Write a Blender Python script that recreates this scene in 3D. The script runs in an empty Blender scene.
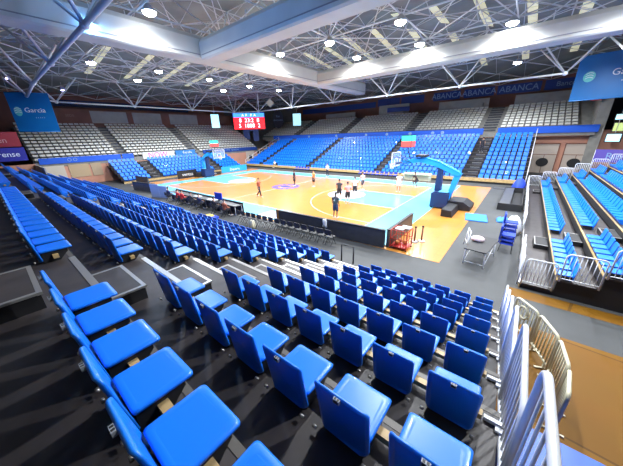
import bpy, bmesh, math, random
from mathutils import Vector, Matrix
random.seed(7)
S = bpy.context.scene
COL = S.collection
# ------------------------------------------------------------------ camera
CAM = Vector((21.005, -21.135, 5.364))
YAW, PITCH, ROLL, FPX = -0.687, -0.362, -0.030, 254.63
fw = Vector((math.sin(YAW)*math.cos(PITCH), math.cos(YAW)*math.cos(PITCH), math.sin(PITCH)))
rt = Vector((math.cos(YAW), -math.sin(YAW), 0)); up = rt.cross(fw)
c_, s_ = math.cos(ROLL), math.sin(ROLL)
rt, up = c_*rt + s_*up, -s_*rt + c_*up
cd = bpy.data.cameras.new('camera'); cam = bpy.data.objects.new('camera', cd); COL.objects.link(cam)
cd.sensor_fit = 'HORIZONTAL'; cd.sensor_width = 36; cd.lens = FPX/623*36; cd.clip_start = .05; cd.clip_end = 300
cam.matrix_world = Matrix(((rt.x, up.x, -fw.x, CAM.x), (rt.y, up.y, -fw.y, CAM.y), (rt.z, up.z, -fw.z, CAM.z), (0, 0, 0, 1)))
S.camera = cam
# ------------------------------------------------------------------ world and exposure
W = bpy.data.worlds.new('hall_air'); S.world = W; W.use_nodes = True
W.node_tree.nodes['Background'].inputs[0].default_value = (.72, .84, 1, 1)
W.node_tree.nodes['Background'].inputs[1].default_value = 0.5
S.view_settings.view_transform = 'Standard'; S.view_settings.look = 'None'
S.cycles.sample_clamp_indirect = 4; S.cycles.caustics_reflective = False; S.cycles.caustics_refractive = False
S.view_settings.exposure = 0.0; S.view_settings.gamma = 1
LAMP_W = 1850
SPOT_TILT = 0

# ------------------------------------------------------------------ materials
MC = {}
def mat(name, rgb, rough=.5, metal=0, emit=0, noise=0, scale=8, coat=0, spec=.5, bump=0, rgb2=None):
    if name in MC: return MC[name]
    m = bpy.data.materials.new(name); m.use_nodes = True; nt = m.node_tree; b = nt.nodes['Principled BSDF']
    b.inputs['Base Color'].default_value = (*rgb, 1); b.inputs['Roughness'].default_value = rough
    b.inputs['Metallic'].default_value = metal; b.inputs['Coat Weight'].default_value = coat
    b.inputs['Specular IOR Level'].default_value = spec
    if emit:
        b.inputs['Emission Color'].default_value = (*rgb, 1); b.inputs['Emission Strength'].default_value = emit
    if noise or bump:
        tc = nt.nodes.new('ShaderNodeTexCoord'); n = nt.nodes.new('ShaderNodeTexNoise'); n.inputs['Scale'].default_value = scale
        n.inputs['Detail'].default_value = 4
        nt.links.new(tc.outputs['Object'], n.inputs['Vector'])
        if noise:
            r = nt.nodes.new('ShaderNodeValToRGB')
            lo = rgb2 if rgb2 else tuple(v*(1-noise) for v in rgb)
            hi = rgb if rgb2 else tuple(min(1, v*(1+noise)) for v in rgb)
            r.color_ramp.elements[0].position = .35; r.color_ramp.elements[1].position = .65
            r.color_ramp.elements[0].color = (*lo, 1); r.color_ramp.elements[1].color = (*hi, 1)
            nt.links.new(n.outputs['Fac'], r.inputs['Fac']); nt.links.new(r.outputs['Color'], b.inputs['Base Color'])
        if bump:
            bp = nt.nodes.new('ShaderNodeBump'); bp.inputs['Strength'].default_value = bump
            nt.links.new(n.outputs['Fac'], bp.inputs['Height']); nt.links.new(bp.outputs['Normal'], b.inputs['Normal'])
    MC[name] = m; return m
def wood(name, a, b_, sx, sy, rough=.3, coat=.3, turn=0):
    """planked floor: bricks as boards plus stretched grain"""
    m = bpy.data.materials.new(name); m.use_nodes = True; nt = m.node_tree; b = nt.nodes['Principled BSDF']
    tc = nt.nodes.new('ShaderNodeTexCoord'); br = nt.nodes.new('ShaderNodeTexBrick'); mp = nt.nodes.new('ShaderNodeMapping')
    mp.inputs['Scale'].default_value = (sx, sy, 1)
    mp.inputs['Rotation'].default_value = (0, 0, turn)
    br.inputs['Scale'].default_value = 1; br.inputs['Mortar Size'].default_value = .004
    br.inputs['Color1'].default_value = (*a, 1); br.inputs['Color2'].default_value = (*b_, 1)
    br.inputs['Mortar'].default_value = (*[v*.6 for v in b_], 1)
    nt.links.new(tc.outputs['Object'], mp.inputs['Vector']); nt.links.new(mp.outputs['Vector'], br.inputs['Vector'])
    n = nt.nodes.new('ShaderNodeTexNoise'); n.inputs['Scale'].default_value = .7
    nt.links.new(tc.outputs['Object'], n.inputs['Vector'])
    mx = nt.nodes.new('ShaderNodeMix'); mx.data_type = 'RGBA'; mx.blend_type = 'MULTIPLY'; mx.inputs[0].default_value = .22
    nt.links.new(br.outputs['Color'], mx.inputs[6]); nt.links.new(n.outputs['Color'], mx.inputs[7])
    nt.links.new(mx.outputs[2], b.inputs['Base Color'])
    b.inputs['Roughness'].default_value = rough; b.inputs['Coat Weight'].default_value = coat; b.inputs['Coat Roughness'].default_value = .15
    MC[name] = m; return m
M_SEAT = mat('blue_seat_plastic', (.006, .19, .84), .34, coat=.15)
M_SEATBLACK = mat('seat_bracket_black', (.012, .013, .016), .5)
M_PLATE = mat('number_plate_grey', (.30, .33, .38), .5)
M_PLATEK = mat('number_black', (.01, .01, .012), .4)
M_GREYSEAT = mat('grey_shell_plastic', (.62, .62, .58), .45)
M_DECK = mat('dark_deck_sheet', (.044, .037, .038), .5, noise=.25, scale=3)
M_NOSE = mat('aluminium_nosing', (.42, .41, .40), .35, metal=.6)
M_BEAM = mat('varnished_beam', (.52, .36, .16), .5, noise=.15, scale=5)
M_DTRIM = mat('dull_trim', (.10, .09, .08), .5)
M_RISER = mat('riser_black', (.02, .02, .022), .6)
M_WHITE = mat('white_painted_steel', (.8, .82, .85), .3)
M_STEEL = mat('galvanised_tube', (.74, .76, .77), .45, metal=.1)
M_CONC = mat('pale_concrete', (.22, .215, .20), .85, noise=.12, scale=1.5)
M_STAIR = mat('dark_stair', (.05, .055, .07), .7, noise=.2, scale=4)
M_SALMON = mat('salmon_wall', (.55, .27, .19), .8, noise=.08, scale=.6)
M_BROWN = mat('brown_wall', (.22, .10, .075), .8, noise=.12, scale=.5)
M_PANEL = mat('grey_parapet', (.36, .36, .34), .7, noise=.1, scale=.8)
M_NAVY = mat('navy_banner', (.012, .05, .26), .5)
M_BAND = mat('blue_band', (.01, .10, .62), .45)
M_BANNER = mat('blue_vinyl', (.0, .14, .42), .45, noise=.08, scale=.4)
M_TEXT = mat('white_lettering', (.75, .8, .85), .5)
M_TEXTDIM = mat('pale_blue_lettering', (.22, .36, .6), .5)
M_TEAL = mat('teal_emblem', (.12, .55, .55), .5)
M_FLOOR = mat('grey_rubber_floor', (.052, .055, .058), .7, noise=.1, scale=.8)
M_WOOD = wood('court_parquet', (.62, .265, .045), (.56, .23, .037), .55, 8)
M_LBLUE = mat('light_blue_court_paint', (.17, .54, .70), .22, coat=.3)
M_WLINE = mat('white_court_paint', (.70, .76, .78), .25, coat=.3)
M_LOGO = mat('violet_blue_logo', (.06, .07, .42), .3)
M_OLDWOOD = wood('worn_orange_boards', (.215, .098, .005), (.17, .072, .004), .10, .16, .6, 0, math.pi/2+.12)
M_OLDWOOD.node_tree.nodes['Principled BSDF'].inputs['Specular IOR Level'].default_value = .2
M_CARPET = mat('dark_carpet_strip', (.05, .052, .055), .9, noise=.1)
M_BLACK = mat('black_matt', (.013, .013, .016), .6)
M_DGREY = mat('dark_grey_panel', (.05, .053, .06), .45, noise=.12, scale=3)
M_PAD = mat('navy_padding', (.008, .03, .12), .5)
M_ARM = mat('sky_blue_padding', (.02, .33, .85), .4)
M_RED = mat('red_paint', (.5, .04, .03), .45)
M_SKIN = mat('skin', (.48, .26, .17), .55)
M_SKIND = mat('dark_skin', (.16, .075, .045), .55)
M_HAIR = mat('dark_hair', (.015, .011, .009), .7)
M_SHOE = mat('trainers_white', (.7, .7, .7), .6)
M_ROOF = mat('roof_sheet', (.27, .285, .27), .8, noise=.18, scale=.35)
M_DUCT = mat('pale_duct_fabric', (.56, .565, .53), .6, noise=.05, scale=.7, bump=.15)
M_DUCTD = mat('duct_seam', (.25, .25, .27), .7)
M_SKYL = mat('translucent_rooflight', (.80, .76, .50), .6, emit=.55, noise=.0)
M_LENS = mat('lamp_lens', (1, 1, 1), .3, emit=60)
M_LENSB = mat('violet_lamp_lens', (.55, .5, 1), .3, emit=14)
M_SCRN = mat('red_led', (1, .02, .03), .4, emit=2.2)
M_SCRB = mat('blue_led', (.05, .25, 1), .4, emit=2.2)
M_SCRW = mat('white_led', (1, .9, 1), .4, emit=2.5)
M_CYAN = mat('cyan_screen', (.45, .85, 1), .4, emit=1.1)
M_CLKG = mat('clock_cyan', (.05, .8, .62), .4, emit=.9)
M_CLKR = mat('clock_red', (1, .08, .07), .4, emit=1)
M_GLASS = mat('backboard_glass', (.75, .85, .95), .08)
nt = M_GLASS.node_tree; nt.nodes['Principled BSDF'].inputs['Alpha'].default_value = .22
M_RUBBER = mat('black_rubber', (.015, .015, .015), .8)
M_CREAM = mat('cream_plastic', (.62, .58, .42), .45)
M_BLUECLOTH = mat('royal_blue_cloth', (.012, .05, .5), .7)
M_MAT = mat('blue_mat', (.02, .2, .7), .6)
M_CLEAR = mat('milky_film', (.8, .82, .85), .25)

# ------------------------------------------------------------------ mesh building
class MB:
    def __init__(s): s.v = []; s.f = []; s.mi = []; s.sm = []
    def add(s, vs, fs, mi=0, sm=False):
        n = len(s.v); s.v += [tuple(v) for v in vs]
        for f in fs: s.f.append(tuple(i+n for i in f)); s.mi.append(mi); s.sm.append(sm)
        return s
    def box(s, x0, x1, y0, y1, z0, z1, mi=0):
        return s.add([(x0,y0,z0),(x1,y0,z0),(x1,y1,z0),(x0,y1,z0),(x0,y0,z1),(x1,y0,z1),(x1,y1,z1),(x0,y1,z1)],
            [(3,2,1,0),(4,5,6,7),(0,1,5,4),(1,2,6,5),(2,3,7,6),(3,0,4,7)], mi)
    def tube(s, a, b, r, r2=None, n=8, mi=0, caps=True):
        a, b = Vector(a), Vector(b); d = b-a
        if d.length < 1e-6: return s
        q = d.to_track_quat('Z', 'Y'); r2 = r if r2 is None else r2; vs = []
        for p, rr in ((a, r), (b, r2)):
            for i in range(n):
                t = 2*math.pi*i/n; vs.append(p + q @ Vector((rr*math.cos(t), rr*math.sin(t), 0)))
        fs = [(i, (i+1) % n, n+(i+1) % n, n+i) for i in range(n)]
        if caps: fs += [tuple(range(n-1, -1, -1)), tuple(range(n, 2*n))]
        return s.add(vs, fs, mi, n > 5)
    def path(s, pts, r, n=8, mi=0):
        """continuous tube along points"""
        P = [Vector(p) for p in pts]; vs = []; m = len(P)
        for k, p in enumerate(P):
            d = (P[min(k+1, m-1)]-P[max(k-1, 0)]).normalized(); q = d.to_track_quat('Z', 'Y')
            if k == 0: ref = q @ Vector((1, 0, 0))
            x = (ref - d*ref.dot(d)).normalized(); ref = x; y = d.cross(x)
            rr = r[k] if isinstance(r, (list, tuple)) else r
            for i in range(n):
                t = 2*math.pi*i/n; vs.append(p + x*rr*math.cos(t) + y*rr*math.sin(t))
        fs = [(k*n+i, k*n+(i+1) % n, (k+1)*n+(i+1) % n, (k+1)*n+i) for k in range(m-1) for i in range(n)]
        fs += [tuple(range(n-1, -1, -1)), tuple(range((m-1)*n, m*n))]
        return s.add(vs, fs, mi, True)
    def loft(s, rings, mi=0, sm=False, cap=True):
        n = len(rings[0]); vs = [p for r in rings for p in r]
        fs = [(k*n+i, k*n+(i+1) % n, (k+1)*n+(i+1) % n, (k+1)*n+i) for k in range(len(rings)-1) for i in range(n)]
        s.add(vs, fs, mi, sm)
        if cap:
            b = len(s.v)-len(vs)
            s.f.append(tuple(b+i for i in range(n-1, -1, -1))); s.mi.append(mi); s.sm.append(False)
            t = b+(len(rings)-1)*n; s.f.append(tuple(t+i for i in range(n))); s.mi.append(mi); s.sm.append(False)
        return s
    def prism(s, poly, axis, a, b, mi=0):
        """poly of 2-D points extruded along axis from a to b"""
        def P(p, t): return (t, p[0], p[1]) if axis == 'x' else (p[0], t, p[1]) if axis == 'y' else (p[0], p[1], t)
        n = len(poly); vs = [P(p, a) for p in poly]+[P(p, b) for p in poly]
        fs = [tuple(range(n-1, -1, -1)), tuple(range(n, 2*n))]+[(i, (i+1) % n, n+(i+1) % n, n+i) for i in range(n)]
        return s.add(vs, fs, mi)
    def sphere(s, c, rx, ry=None, rz=None, mi=0, nu=12, nv=8):
        ry = ry or rx; rz = rz or rx; rings = []
        for j in range(1, nv):
            t = math.pi*j/nv
            rings.append([(c[0]+rx*math.sin(t)*math.cos(2*math.pi*i/nu), c[1]+ry*math.sin(t)*math.sin(2*math.pi*i/nu), c[2]-rz*math.cos(t)) for i in range(nu)])
        return s.loft(rings, mi, True)
    def build(s, name, mats, parent=None, fix=False):
        me = bpy.data.meshes.new(name); me.from_pydata(s.v, [], s.f)
        for m in (mats if isinstance(mats, (list, tuple)) else [mats]): me.materials.append(m)
        me.polygons.foreach_set('material_index', s.mi); me.polygons.foreach_set('use_smooth', s.sm)
        me.update()
        if fix or len(s.v) < 6000:
            bm = bmesh.new(); bm.from_mesh(me); bmesh.ops.recalc_face_normals(bm, faces=bm.faces); bm.to_mesh(me); bm.free()
        o = bpy.data.objects.new(name, me); COL.objects.link(o)
        if parent is not None: o.parent = parent
        return o
def tag(o, label=None, cat=None, group=None, kind=None):
    if label: o['label'] = label
    if cat: o['category'] = cat
    if group: o['group'] = group
    if kind: o['kind'] = kind
    return o
def thing(name, label, cat, loc=(0, 0, 0), rz=0, group=None):
    o = bpy.data.objects.new(name, None); COL.objects.link(o); o.location = loc; o.rotation_euler = (0, 0, rz)
    o.empty_display_size = .2
    return tag(o, label, cat, group)
def copy_tree(o, parent=None):
    c = o.copy(); COL.objects.link(c); c.parent = parent
    for ch in list(o.children): copy_tree(ch, c)
    return c
def struct(name, mb, m, label=None):
    o = mb.build(name, m); o['kind'] = 'structure'
    if label: o['label'] = label
    return o
def text(name, body, size, loc, rot, m, parent, ext=.01, sx=1):
    cu = bpy.data.curves.new(name, 'FONT'); cu.body = body; cu.size = size; cu.align_x = 'CENTER'; cu.align_y = 'CENTER'; cu.extrude = ext
    cu.resolution_u = 3
    cu.materials.append(m); tmp = bpy.data.objects.new(name, cu); COL.objects.link(tmp)
    me = bpy.data.meshes.new_from_object(tmp); bpy.data.objects.remove(tmp)
    if not me.materials: me.materials.append(m)
    o = bpy.data.objects.new(name, me); COL.objects.link(o); o.location = loc; o.rotation_euler = rot; o.scale = (sx, 1, 1)
    if parent is not None: o.parent = parent
    return o
FAR = (math.pi/2, 0, 0)            # lettering that faces -Y
LEFTW = (math.pi/2, 0, math.pi/2)  # lettering that faces +X
ORD = ['zeroth','first','second','third','fourth','fifth','sixth','seventh','eighth','ninth','tenth','eleventh','twelfth','thirteenth','fourteenth','fifteenth','sixteenth','seventeenth','eighteenth','nineteenth','twentieth','twenty-first','twenty-second','twenty-third','twenty-fourth','twenty-fifth','twenty-sixth','twenty-seventh','twenty-eighth','twenty-ninth','thirtieth']

# ------------------------------------------------------------------ floor and court
XL, XR, YN, YF = -38.5, 32, -30, 36
m = MB(); m.box(XL, 21.5, YN, YF, -.2, 0); m.box(21.5, XR, -10.4, YF, -.2, 0); m.box(21.5, XR, -12.6, -11, -.2, 0); struct('floor', m, M_FLOOR)
m = MB(); m.box(21.5, XR, YN, -12.6, -.2, 0); m.box(21.5, XR, -11, -10.4, -.2, 0); struct('floor_old_boards', m, M_OLDWOOD)
Z1, Z2, Z3 = .012, .016, .020
m = MB(); m.box(-19, 19, -9.9, 10.3, 0, Z1-.002); struct('floor_parquet', m, M_WOOD)
def flat(mb, poly, z):
    mb.prism(poly, 'z', Z1-.004, z); return mb
def rect(x0, x1, y0, y1): return [(x0, y0), (x1, y0), (x1, y1), (x0, y1)]
m = MB()
for r in ((-16.3, 16.3, -9.7, -7.5), (-16.3, 16.3, 7.5, 10.1), (-16.3, -14, -7.5, 7.5), (14, 16.3, -7.5, 7.5), (8.2, 14, -2.45, 2.45), (-14, -8.2, -2.45, 2.45)):
    flat(m, rect(*r), Z1)
struct('floor_paint_light_blue', m, M_LBLUE)
m = MB()
def line(x0, y0, x1, y1, w=.05):
    d = Vector((x1-x0, y1-y0)).normalized(); n = Vector((-d.y, d.x))*w/2
    flat(m, [(x0-n.x, y0-n.y), (x1-n.x, y1-n.y), (x1+n.x, y1+n.y), (x0+n.x, y0+n.y)], Z2)
def arc(cx, cy, r, a0, a1, w=.05, n=40):
    A = [math.radians(a0+(a1-a0)*i/n) for i in range(n+1)]
    for a, b in zip(A, A[1:]):
        flat(m, [(cx+(r-w/2)*math.cos(a), cy+(r-w/2)*math.sin(a)), (cx+(r+w/2)*math.cos(a), cy+(r+w/2)*math.sin(a)), (cx+(r+w/2)*math.cos(b), cy+(r+w/2)*math.sin(b)), (cx+(r-w/2)*math.cos(b), cy+(r-w/2)*math.sin(b))], Z2)
for a in ((-14,-7.5,14,-7.5), (-14,7.5,14,7.5), (-14,-7.5,-14,7.5), (14,-7.5,14,7.5), (0,-7.5,0,7.5)): line(*a)
for s in (-1, 1):
    line(s*14, -2.45, s*8.2, -2.45); line(s*14, 2.45, s*8.2, 2.45); line(s*8.2, -2.45, s*8.2, 2.45)
    line(s*14, -6.6, s*11, -6.6); line(s*14, 6.6, s*11, 6.6)
    c0 = math.degrees(math.asin(6.6/6.75))
    arc(s*12.425, 0, 6.75, (180-c0) if s > 0 else -c0, (180+c0) if s > 0 else c0)
struct('floor_court_lines', m, M_WLINE)
m = MB()
for s in (-1, 1): flat(m, [(s*8.2+1.8*math.cos(t*math.pi/24), 1.8*math.sin(t*math.pi/24)) for t in range(48)], Z3)
struct('floor_free_throw_circles', m, M_WLINE)
m = MB()      # centre circle: violet ring of letter-like blocks round a pale heart
for k in range(14):
    a, b = k*2*math.pi/14+.06, (k+1)*2*math.pi/14-.06
    flat(m, [(.95*math.cos(a), .95*math.sin(a)), (1.62*math.cos(a), 1.62*math.sin(a)), (1.62*math.cos(b), 1.62*math.sin(b)), (.95*math.cos(b), .95*math.sin(b))], Z2)
flat(m, [(.7*math.cos(t*math.pi/12), .5*math.sin(t*math.pi/12)) for t in range(24)], Z2)
struct('floor_centre_logo', m, M_LOGO)
m = MB()      # white sponsor patch between the boards on the near side
flat(m, rect(6.3, 8.9, -9.5, -8.1), Z2); struct('floor_sponsor_patch', m, M_WLINE)
for k, w_ in enumerate((2.6, 1.8)):
    m = MB(); flat(m, rect(6.5, 6.5+w_*.75, -8.6-k*.45, -8.45-k*.45), Z3); struct('floor_sponsor_lettering', m, M_MAT)

# ------------------------------------------------------------------ near telescopic stand
DY, DZ, Y0, ZB0 = .999, .42, -21.103, 4.136
def yb(r): return Y0+DY*r          # plane of the seat backs of row r
def zd(r): return ZB0-.57-DZ*r     # deck of row r
XA, PT = 17.271, .572
st = thing('telescopic_grandstand', 'near telescopic stand of dark stepped decks with aluminium nosings along the court', 'grandstand', (0, -12.7, 0))
def local(o, par):                 # geometry authored in world space
    o.location = (-par.location.x, -par.location.y, -par.location.z); return o
X0S, X1S = -22, 21.33
for r in range(-4, 9):
    m = MB(); z = zd(r); ye = yb(r)+.45
    m.box(X0S, X1S, ye-1.0, ye, z-.05, z); local(m.build('deck', M_DECK, st), st)
    m = MB(); m.box(X0S, X1S, ye-.06, ye-.03, max(z-.42, 0.002), z-.05); local(m.build('riser', M_RISER, st), st)
    m = MB(); m.box(X0S, X1S, ye-.05, ye+.012, z-.03, z+.004); local(m.build('edge_trim', M_DTRIM if r < 8 else M_BEAM, st), st)
    for a, b in ((15.36, 17.26), (2.55, 4.55), (-10.2, -8.3)):
        m = MB(); m.box(a, b, ye-.07, ye+.016, z-.03, z+.009); local(m.build('nosing', M_NOSE, st), st)
m = MB(); m.box(X0S, X1S, -12.62, -12.58, 0.002, zd(8)-.03); local(m.build('front_board', M_BEAM, st), st)
BLOCKS = [(17.49, 7, 1), (15.12, 19, -1), (2.3, 19, -1), (-10.4, 19, -1)]     # first seat centre, count, direction
def block_x(b):
    x, n, d = BLOCKS[b]; return [x+d*PT*i for i in range(n)]
# beams the seats are bolted to
for b in range(4):
    xs = block_x(b); a, c = min(xs)-.26, max(xs)+.26
    for r in range(-3, 9):
        m = MB(); y = yb(r); z = zd(r)
        m.box(a, c, y+.22, y+.29, z+.06, z+.12)
        for xx in [a+.1, c-.1]+[a+.1+(c-a-.2)*k/4 for k in (1, 2, 3)]: m.box(xx-.012, xx+.012, y+.24, y+.27, z, z+.06)
        local(m.build('seat_beam', M_BEAM, st), st)
# aisle half-steps
def step_box(mb_mat, x0, x1, y0, y1, z0, z1, par):
    m = MB(); m.box(x0+.02, x1-.02, y0, y1-.02, z0, z1-.02); o = local(m.build('step_box', M_BLACK, par), par)
    t = MB(); t.box(x0+.05, x1-.05, y0, y1-.05, z1-.025, z1-.004); t2 = t.build('tread', M_DECK, o)
    t = MB(); t.box(x0, x1, y1-.05, y1, z1-.035, z1); t.box(x0, x0+.05, y0, y1-.05, z1-.03, z1); t.box(x1-.05, x1, y0, y1-.05, z1-.03, z1); t.build('step_edging', M_NOSE, o)
    for q in range(1): pass
    return o
AISLES = [(15.55, 17.15), (2.75, 4.35), (-10.0, -8.5)]
for (ax0, ax1) in AISLES:
    w = ax1-ax0
    for r in range(-2, 8):
        ye = yb(r)+.45
        step_box(None, ax0+w*.22, ax1-w*.10, ye+.015, ye+.5, zd(r+1), zd(r)-.2, st)

# ---- the tip-up seat
def rrect(w, d, r, n=4):
    P = []
    for cx, cy, a0 in ((w-r, d-r, 0), (-w+r, d-r, 90), (-w+r, -d+r, 180), (w-r, -d+r, 270)):
        for i in range(n+1):
            a = math.radians(a0+90*i/n); P.append((cx+r*math.cos(a), cy+r*math.sin(a)))
    return P
def seat_proto(detail=True):
    root = thing('stadium_seat', None, 'seat')
    m = MB(); rings = []      # pan: rounded slab, front edge rolls down, slight dish
    for z, k in ((-.035, -.02), (-.03, 0), (-.008, .0), (0, -.015), (.0, -.05)):
        rings.append([(x, y+.285, .21+z - .10*max(0, y-.10)**2/.01*.1 - (.006 if (k == -.05) else 0)) for x, y in rrect(.215+k, .20+k, .032)])
    m.loft(rings, 0, True)
    m.build('seat_pan', M_SEAT, root)
    m = MB(); rings = []      # backrest shell, reclined, sides wrapping forward
    H = .27
    for t, k in ((-.014, -.014), (-.008, 0), (.008, 0), (.014, -.014)):
        ring = []
        for x, zz in rrect(.22+k, H+k, .045):
            z = .30+zz; rec = (z-.57)*-.10; wrap = .05*(abs(x)/.21)**2.5*(1 if z < .5 else .6)
            ring.append((x*(1-.10*max(0, .45-z)), t+rec+wrap-.015, z))
        rings.append(ring)
    m.loft(rings, 0, True); m.build('backrest', M_SEAT, root)
    m = MB()
    m.prism([(.10, .0), (.30, .0), (.42, .12), (.42, .165), (.10, .165)], 'x', -.19, .19)
    m.build('underseat_bracket', M_SEATBLACK, root)
    if detail:
        m = MB(); m.box(-.024, .024, -.0335, -.012, .538, .5725); p = m.build('number_plate', M_PLATE, root)
        m = MB(); m.box(-.018, .018, -.0345, -.0334, .543, .567)
        m.box(-.018, -.004, -.031, -.014, .5724, .5735); m.box(.004, .018, -.031, -.014, .5724, .5735); m.build('digits', M_PLATEK, p)
        for s in (-1, 1):
            m = MB(); m.tube((s*.2, .0, .06), (s*.235, .0, .06), .014, n=8); m.build('hinge_bolt', M_NOSE, root)
    for c in root.children:
        for pl in c.data.polygons: pass
    return root
GB = 'blue stadium seats'
protoA = seat_proto(True); usedA = [False]
protoB = seat_proto(False); usedB = [False]
def put_seat(proto, used, x, y, z, rz, label):
    o = proto if not used[0] else copy_tree(proto); used[0] = True
    o.location = (x, y, z); o.rotation_euler = (0, 0, rz); tag(o, label, 'seat', GB); return o
ROWN = ['row nearest camera', 'second row from camera', 'third row from camera', 'fourth row from camera', 'fifth row from camera', 'fourth row from court', 'third row from court', 'second row from court', 'row nearest court']
rest = []                      # (x, y, z, rz) of the seats beyond the 300
for r in range(9):
    for i, x in enumerate(block_x(0)):
        put_seat(protoA, usedA, x, yb(r), zd(r), 0, 'blue seat, block beside white railing, %s, %s' % (ROWN[r], 'next to the aisle' if i == 0 else 'next to the railing' if i == 6 else ORD[7-i]+' from railing'))
for r in range(9):
    for i, x in enumerate(block_x(1)):
        put_seat(protoA, usedA, x, yb(r), zd(r), 0, 'blue seat, long block left of near aisle, %s, %s' % (ROWN[r], 'at the aisle' if i == 0 else ORD[i+1]+' from aisle'))
for b in (2, 3):
    for r in range(9):
        for x in block_x(b): rest.append((x, yb(r), zd(r), 0))

# ------------------------------------------------------------------ side railing of the near stand
rl = thing('safety_railing', 'white stepped steel railing down the right side of the near stand', 'railing', (21.36, -12.7, 0))
def zslope(y): return zd(0)-(y-(yb(0)+.45))*DZ/DY     # nosing line
X = 21.352
yp = -13.1+.02
while yp > -24:
    yq = yp-1.22; top = zslope(yp)+1.03; r_ = .13      # front post at yp, level top rail running back to yq
    m = MB()
    pts = [(X, yp, zslope(yp)-.1), (X, yp, top-r_)]+[(X, yp-r_*(1-math.cos(a)), top-r_+r_*math.sin(a)) for a in [math.pi/2*i/5 for i in range(1, 6)]]
    pts += [(X, yq+.12, top), (X, yq+.03, top-.05), (X, yq+.01, top-.14), (X, yq+.01, zslope(yq)-.1)]
    m.path(pts, .024, 8); local(m.build('hoop', M_WHITE, rl), rl)
    for j in range(1, 9):
        y = yp+(yq-yp)*j/9.2
        b_ = MB(); b_.tube((X, y, zslope(y)-.1), (X, y, top-.01), .010, n=6); local(b_.build('baluster', M_WHITE, rl), rl)
    yp -= 1.27
m = MB(); m.path([(21.36, -24, zslope(-24)-.12), (21.36, -12.3, zslope(-12.3)-.12)], .03); local(m.build('bottom_rail', M_WHITE, rl), rl)
for r in range(-1, 9):
    y = yb(r)+.30; m = MB(); m.box(21.2, 21.39, y-.02, y+.02, zd(r)+.01, zd(r)+.05); m.box(21.30, 21.36, y-.08, y-.02, zd(r)+.005, zd(r)+.03)
    local(m.build('fixing_bracket', M_WHITE, rl), rl)

# ------------------------------------------------------------------ far telescopic stand (faces -Y) and left end stand (faces +X)
FAISLE = [(-19.3, 1.0), (-7.4, 1.0), (5.2, 1.0), (16.6, 1.25)]
def in_aisle(v, A): return any(abs(v-a) < w/2+.22 for a, w in A)
fs = thing('telescopic_grandstand', 'far telescopic stand across the court, eleven rows of blue seats', 'grandstand', (-1, 12.6, 0))
for k in range(11):
    z = .35+.42*k; ye = 12.65+k*1.0
    m = MB(); m.box(-24+.0*k, 21.5, ye, ye+1.0, z-.05, z); local(m.build('deck', M_DECK, fs), fs)
    m = MB(); m.box(-24, 21.5, ye+.02, ye+.05, max(z-.42, .002), z-.05); local(m.build('riser', M_RISER, fs), fs)
    for x in [ -23.6+.572*i for i in range(79)]:
        if not in_aisle(x, FAISLE) and x < 21.3: rest.append((x, ye+.45, z, math.pi))
    if k:
        m = MB()
        for a, w in FAISLE: m.box(a-w*.4, a+w*.4, ye-.4, ye+.02, z-.42, z-.2); m.box(a-w*.4, a+w*.4, ye-.4, ye-.36, z-.2, z-.17, 1)
        local(m.build('aisle_steps', [M_STAIR, M_NOSE], fs), fs)
for s, xx in ((0, -24.05), (1, 21.55)):
    m = MB()
    for k in range(0, 11, 2):
        z = .35+.42*k; y = 12.9+k; m.tube((xx, y, z-.3), (xx, y, z+.95), .03, n=6)
    m.tube((xx, 12.9, 1.3), (xx, 22.9, 5.5), .03, n=6); m.tube((xx, 12.9, .75), (xx, 22.9, 4.95), .02, n=6)
    local(m.build('side_rail', M_WHITE, fs), fs)
m = MB(); m.box(-24, 21.5, 12.5, 12.62, .22, .58); local(m.build('front_board', M_BEAM, fs), fs)
ls = thing('telescopic_grandstand', 'low blue stand behind the far left basket, six rows', 'grandstand', (-21, 0, 0))
LAISLE = [(-5.6, 1.2), (4.6, 1.2)]
for k in range(6):
    z = .35+.42*k; xe = -20.9-k*.95
    m = MB(); m.box(xe-.95, xe, -10, 9.8, z-.05, z); local(m.build('deck', M_DECK, ls), ls)
    m = MB(); m.box(xe-.05, xe-.02, -10, 9.8, max(z-.42, .002), z-.05); local(m.build('riser', M_BEAM if k == 0 else M_RISER, ls), ls)
    for i in range(34):
        y = -9.6+.572*i
        if not in_aisle(y, LAISLE): rest.append((xe-.45, y, z, -math.pi/2))
    if k:
        m = MB()
        for a, w in LAISLE: m.box(xe-.02, xe+.4, a-w*.4, a+w*.4, z-.42, z-.2); m.box(xe+.36, xe+.4, a-w*.4, a+w*.4, z-.2, z-.17, 1)
        local(m.build('aisle_steps', [M_STAIR, M_NOSE], ls), ls)

# ------------------------------------------------------------------ right stand (faces -X)
rs = thing('telescopic_grandstand', 'right-hand stand of dark decks behind the near basket, facing left', 'grandstand', (22, 0, 0))
RY0, RY1 = -10.25, 12.0
def rxb(k): return 22.12+k     # plane of backs, k from 1
def rzd(k): return .206+.42*k
for k in range(0, 9):
    xe = rxb(k)-.45 if k else 21.75; x1 = rxb(k+1)-.45
    m = MB(); m.box(xe, x1, RY0, RY1, rzd(k)-.05, rzd(k)); local(m.build('deck', M_DECK, rs), rs)
    m = MB(); m.box(xe+.02, xe+.05, RY0, RY1, max(rzd(k)-.42, .002), rzd(k)-.05); local(m.build('riser', M_RISER if k else M_BEAM, rs), rs)
    m = MB(); m.box(xe-.015, xe+.04, RY0, RY1, rzd(k)-.03, rzd(k)+.006); local(m.build('nosing', M_BEAM if k else M_NOSE, rs), rs)
m = MB()
poly = [(21.8, .01)]+[p for k in range(0, 9) for p in (((rxb(k)-.43 if k else 21.8), rzd(k)-.06), (rxb(k+1)-.44, rzd(k)-.06))]+[(rxb(9)-.44, .01)]
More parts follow.
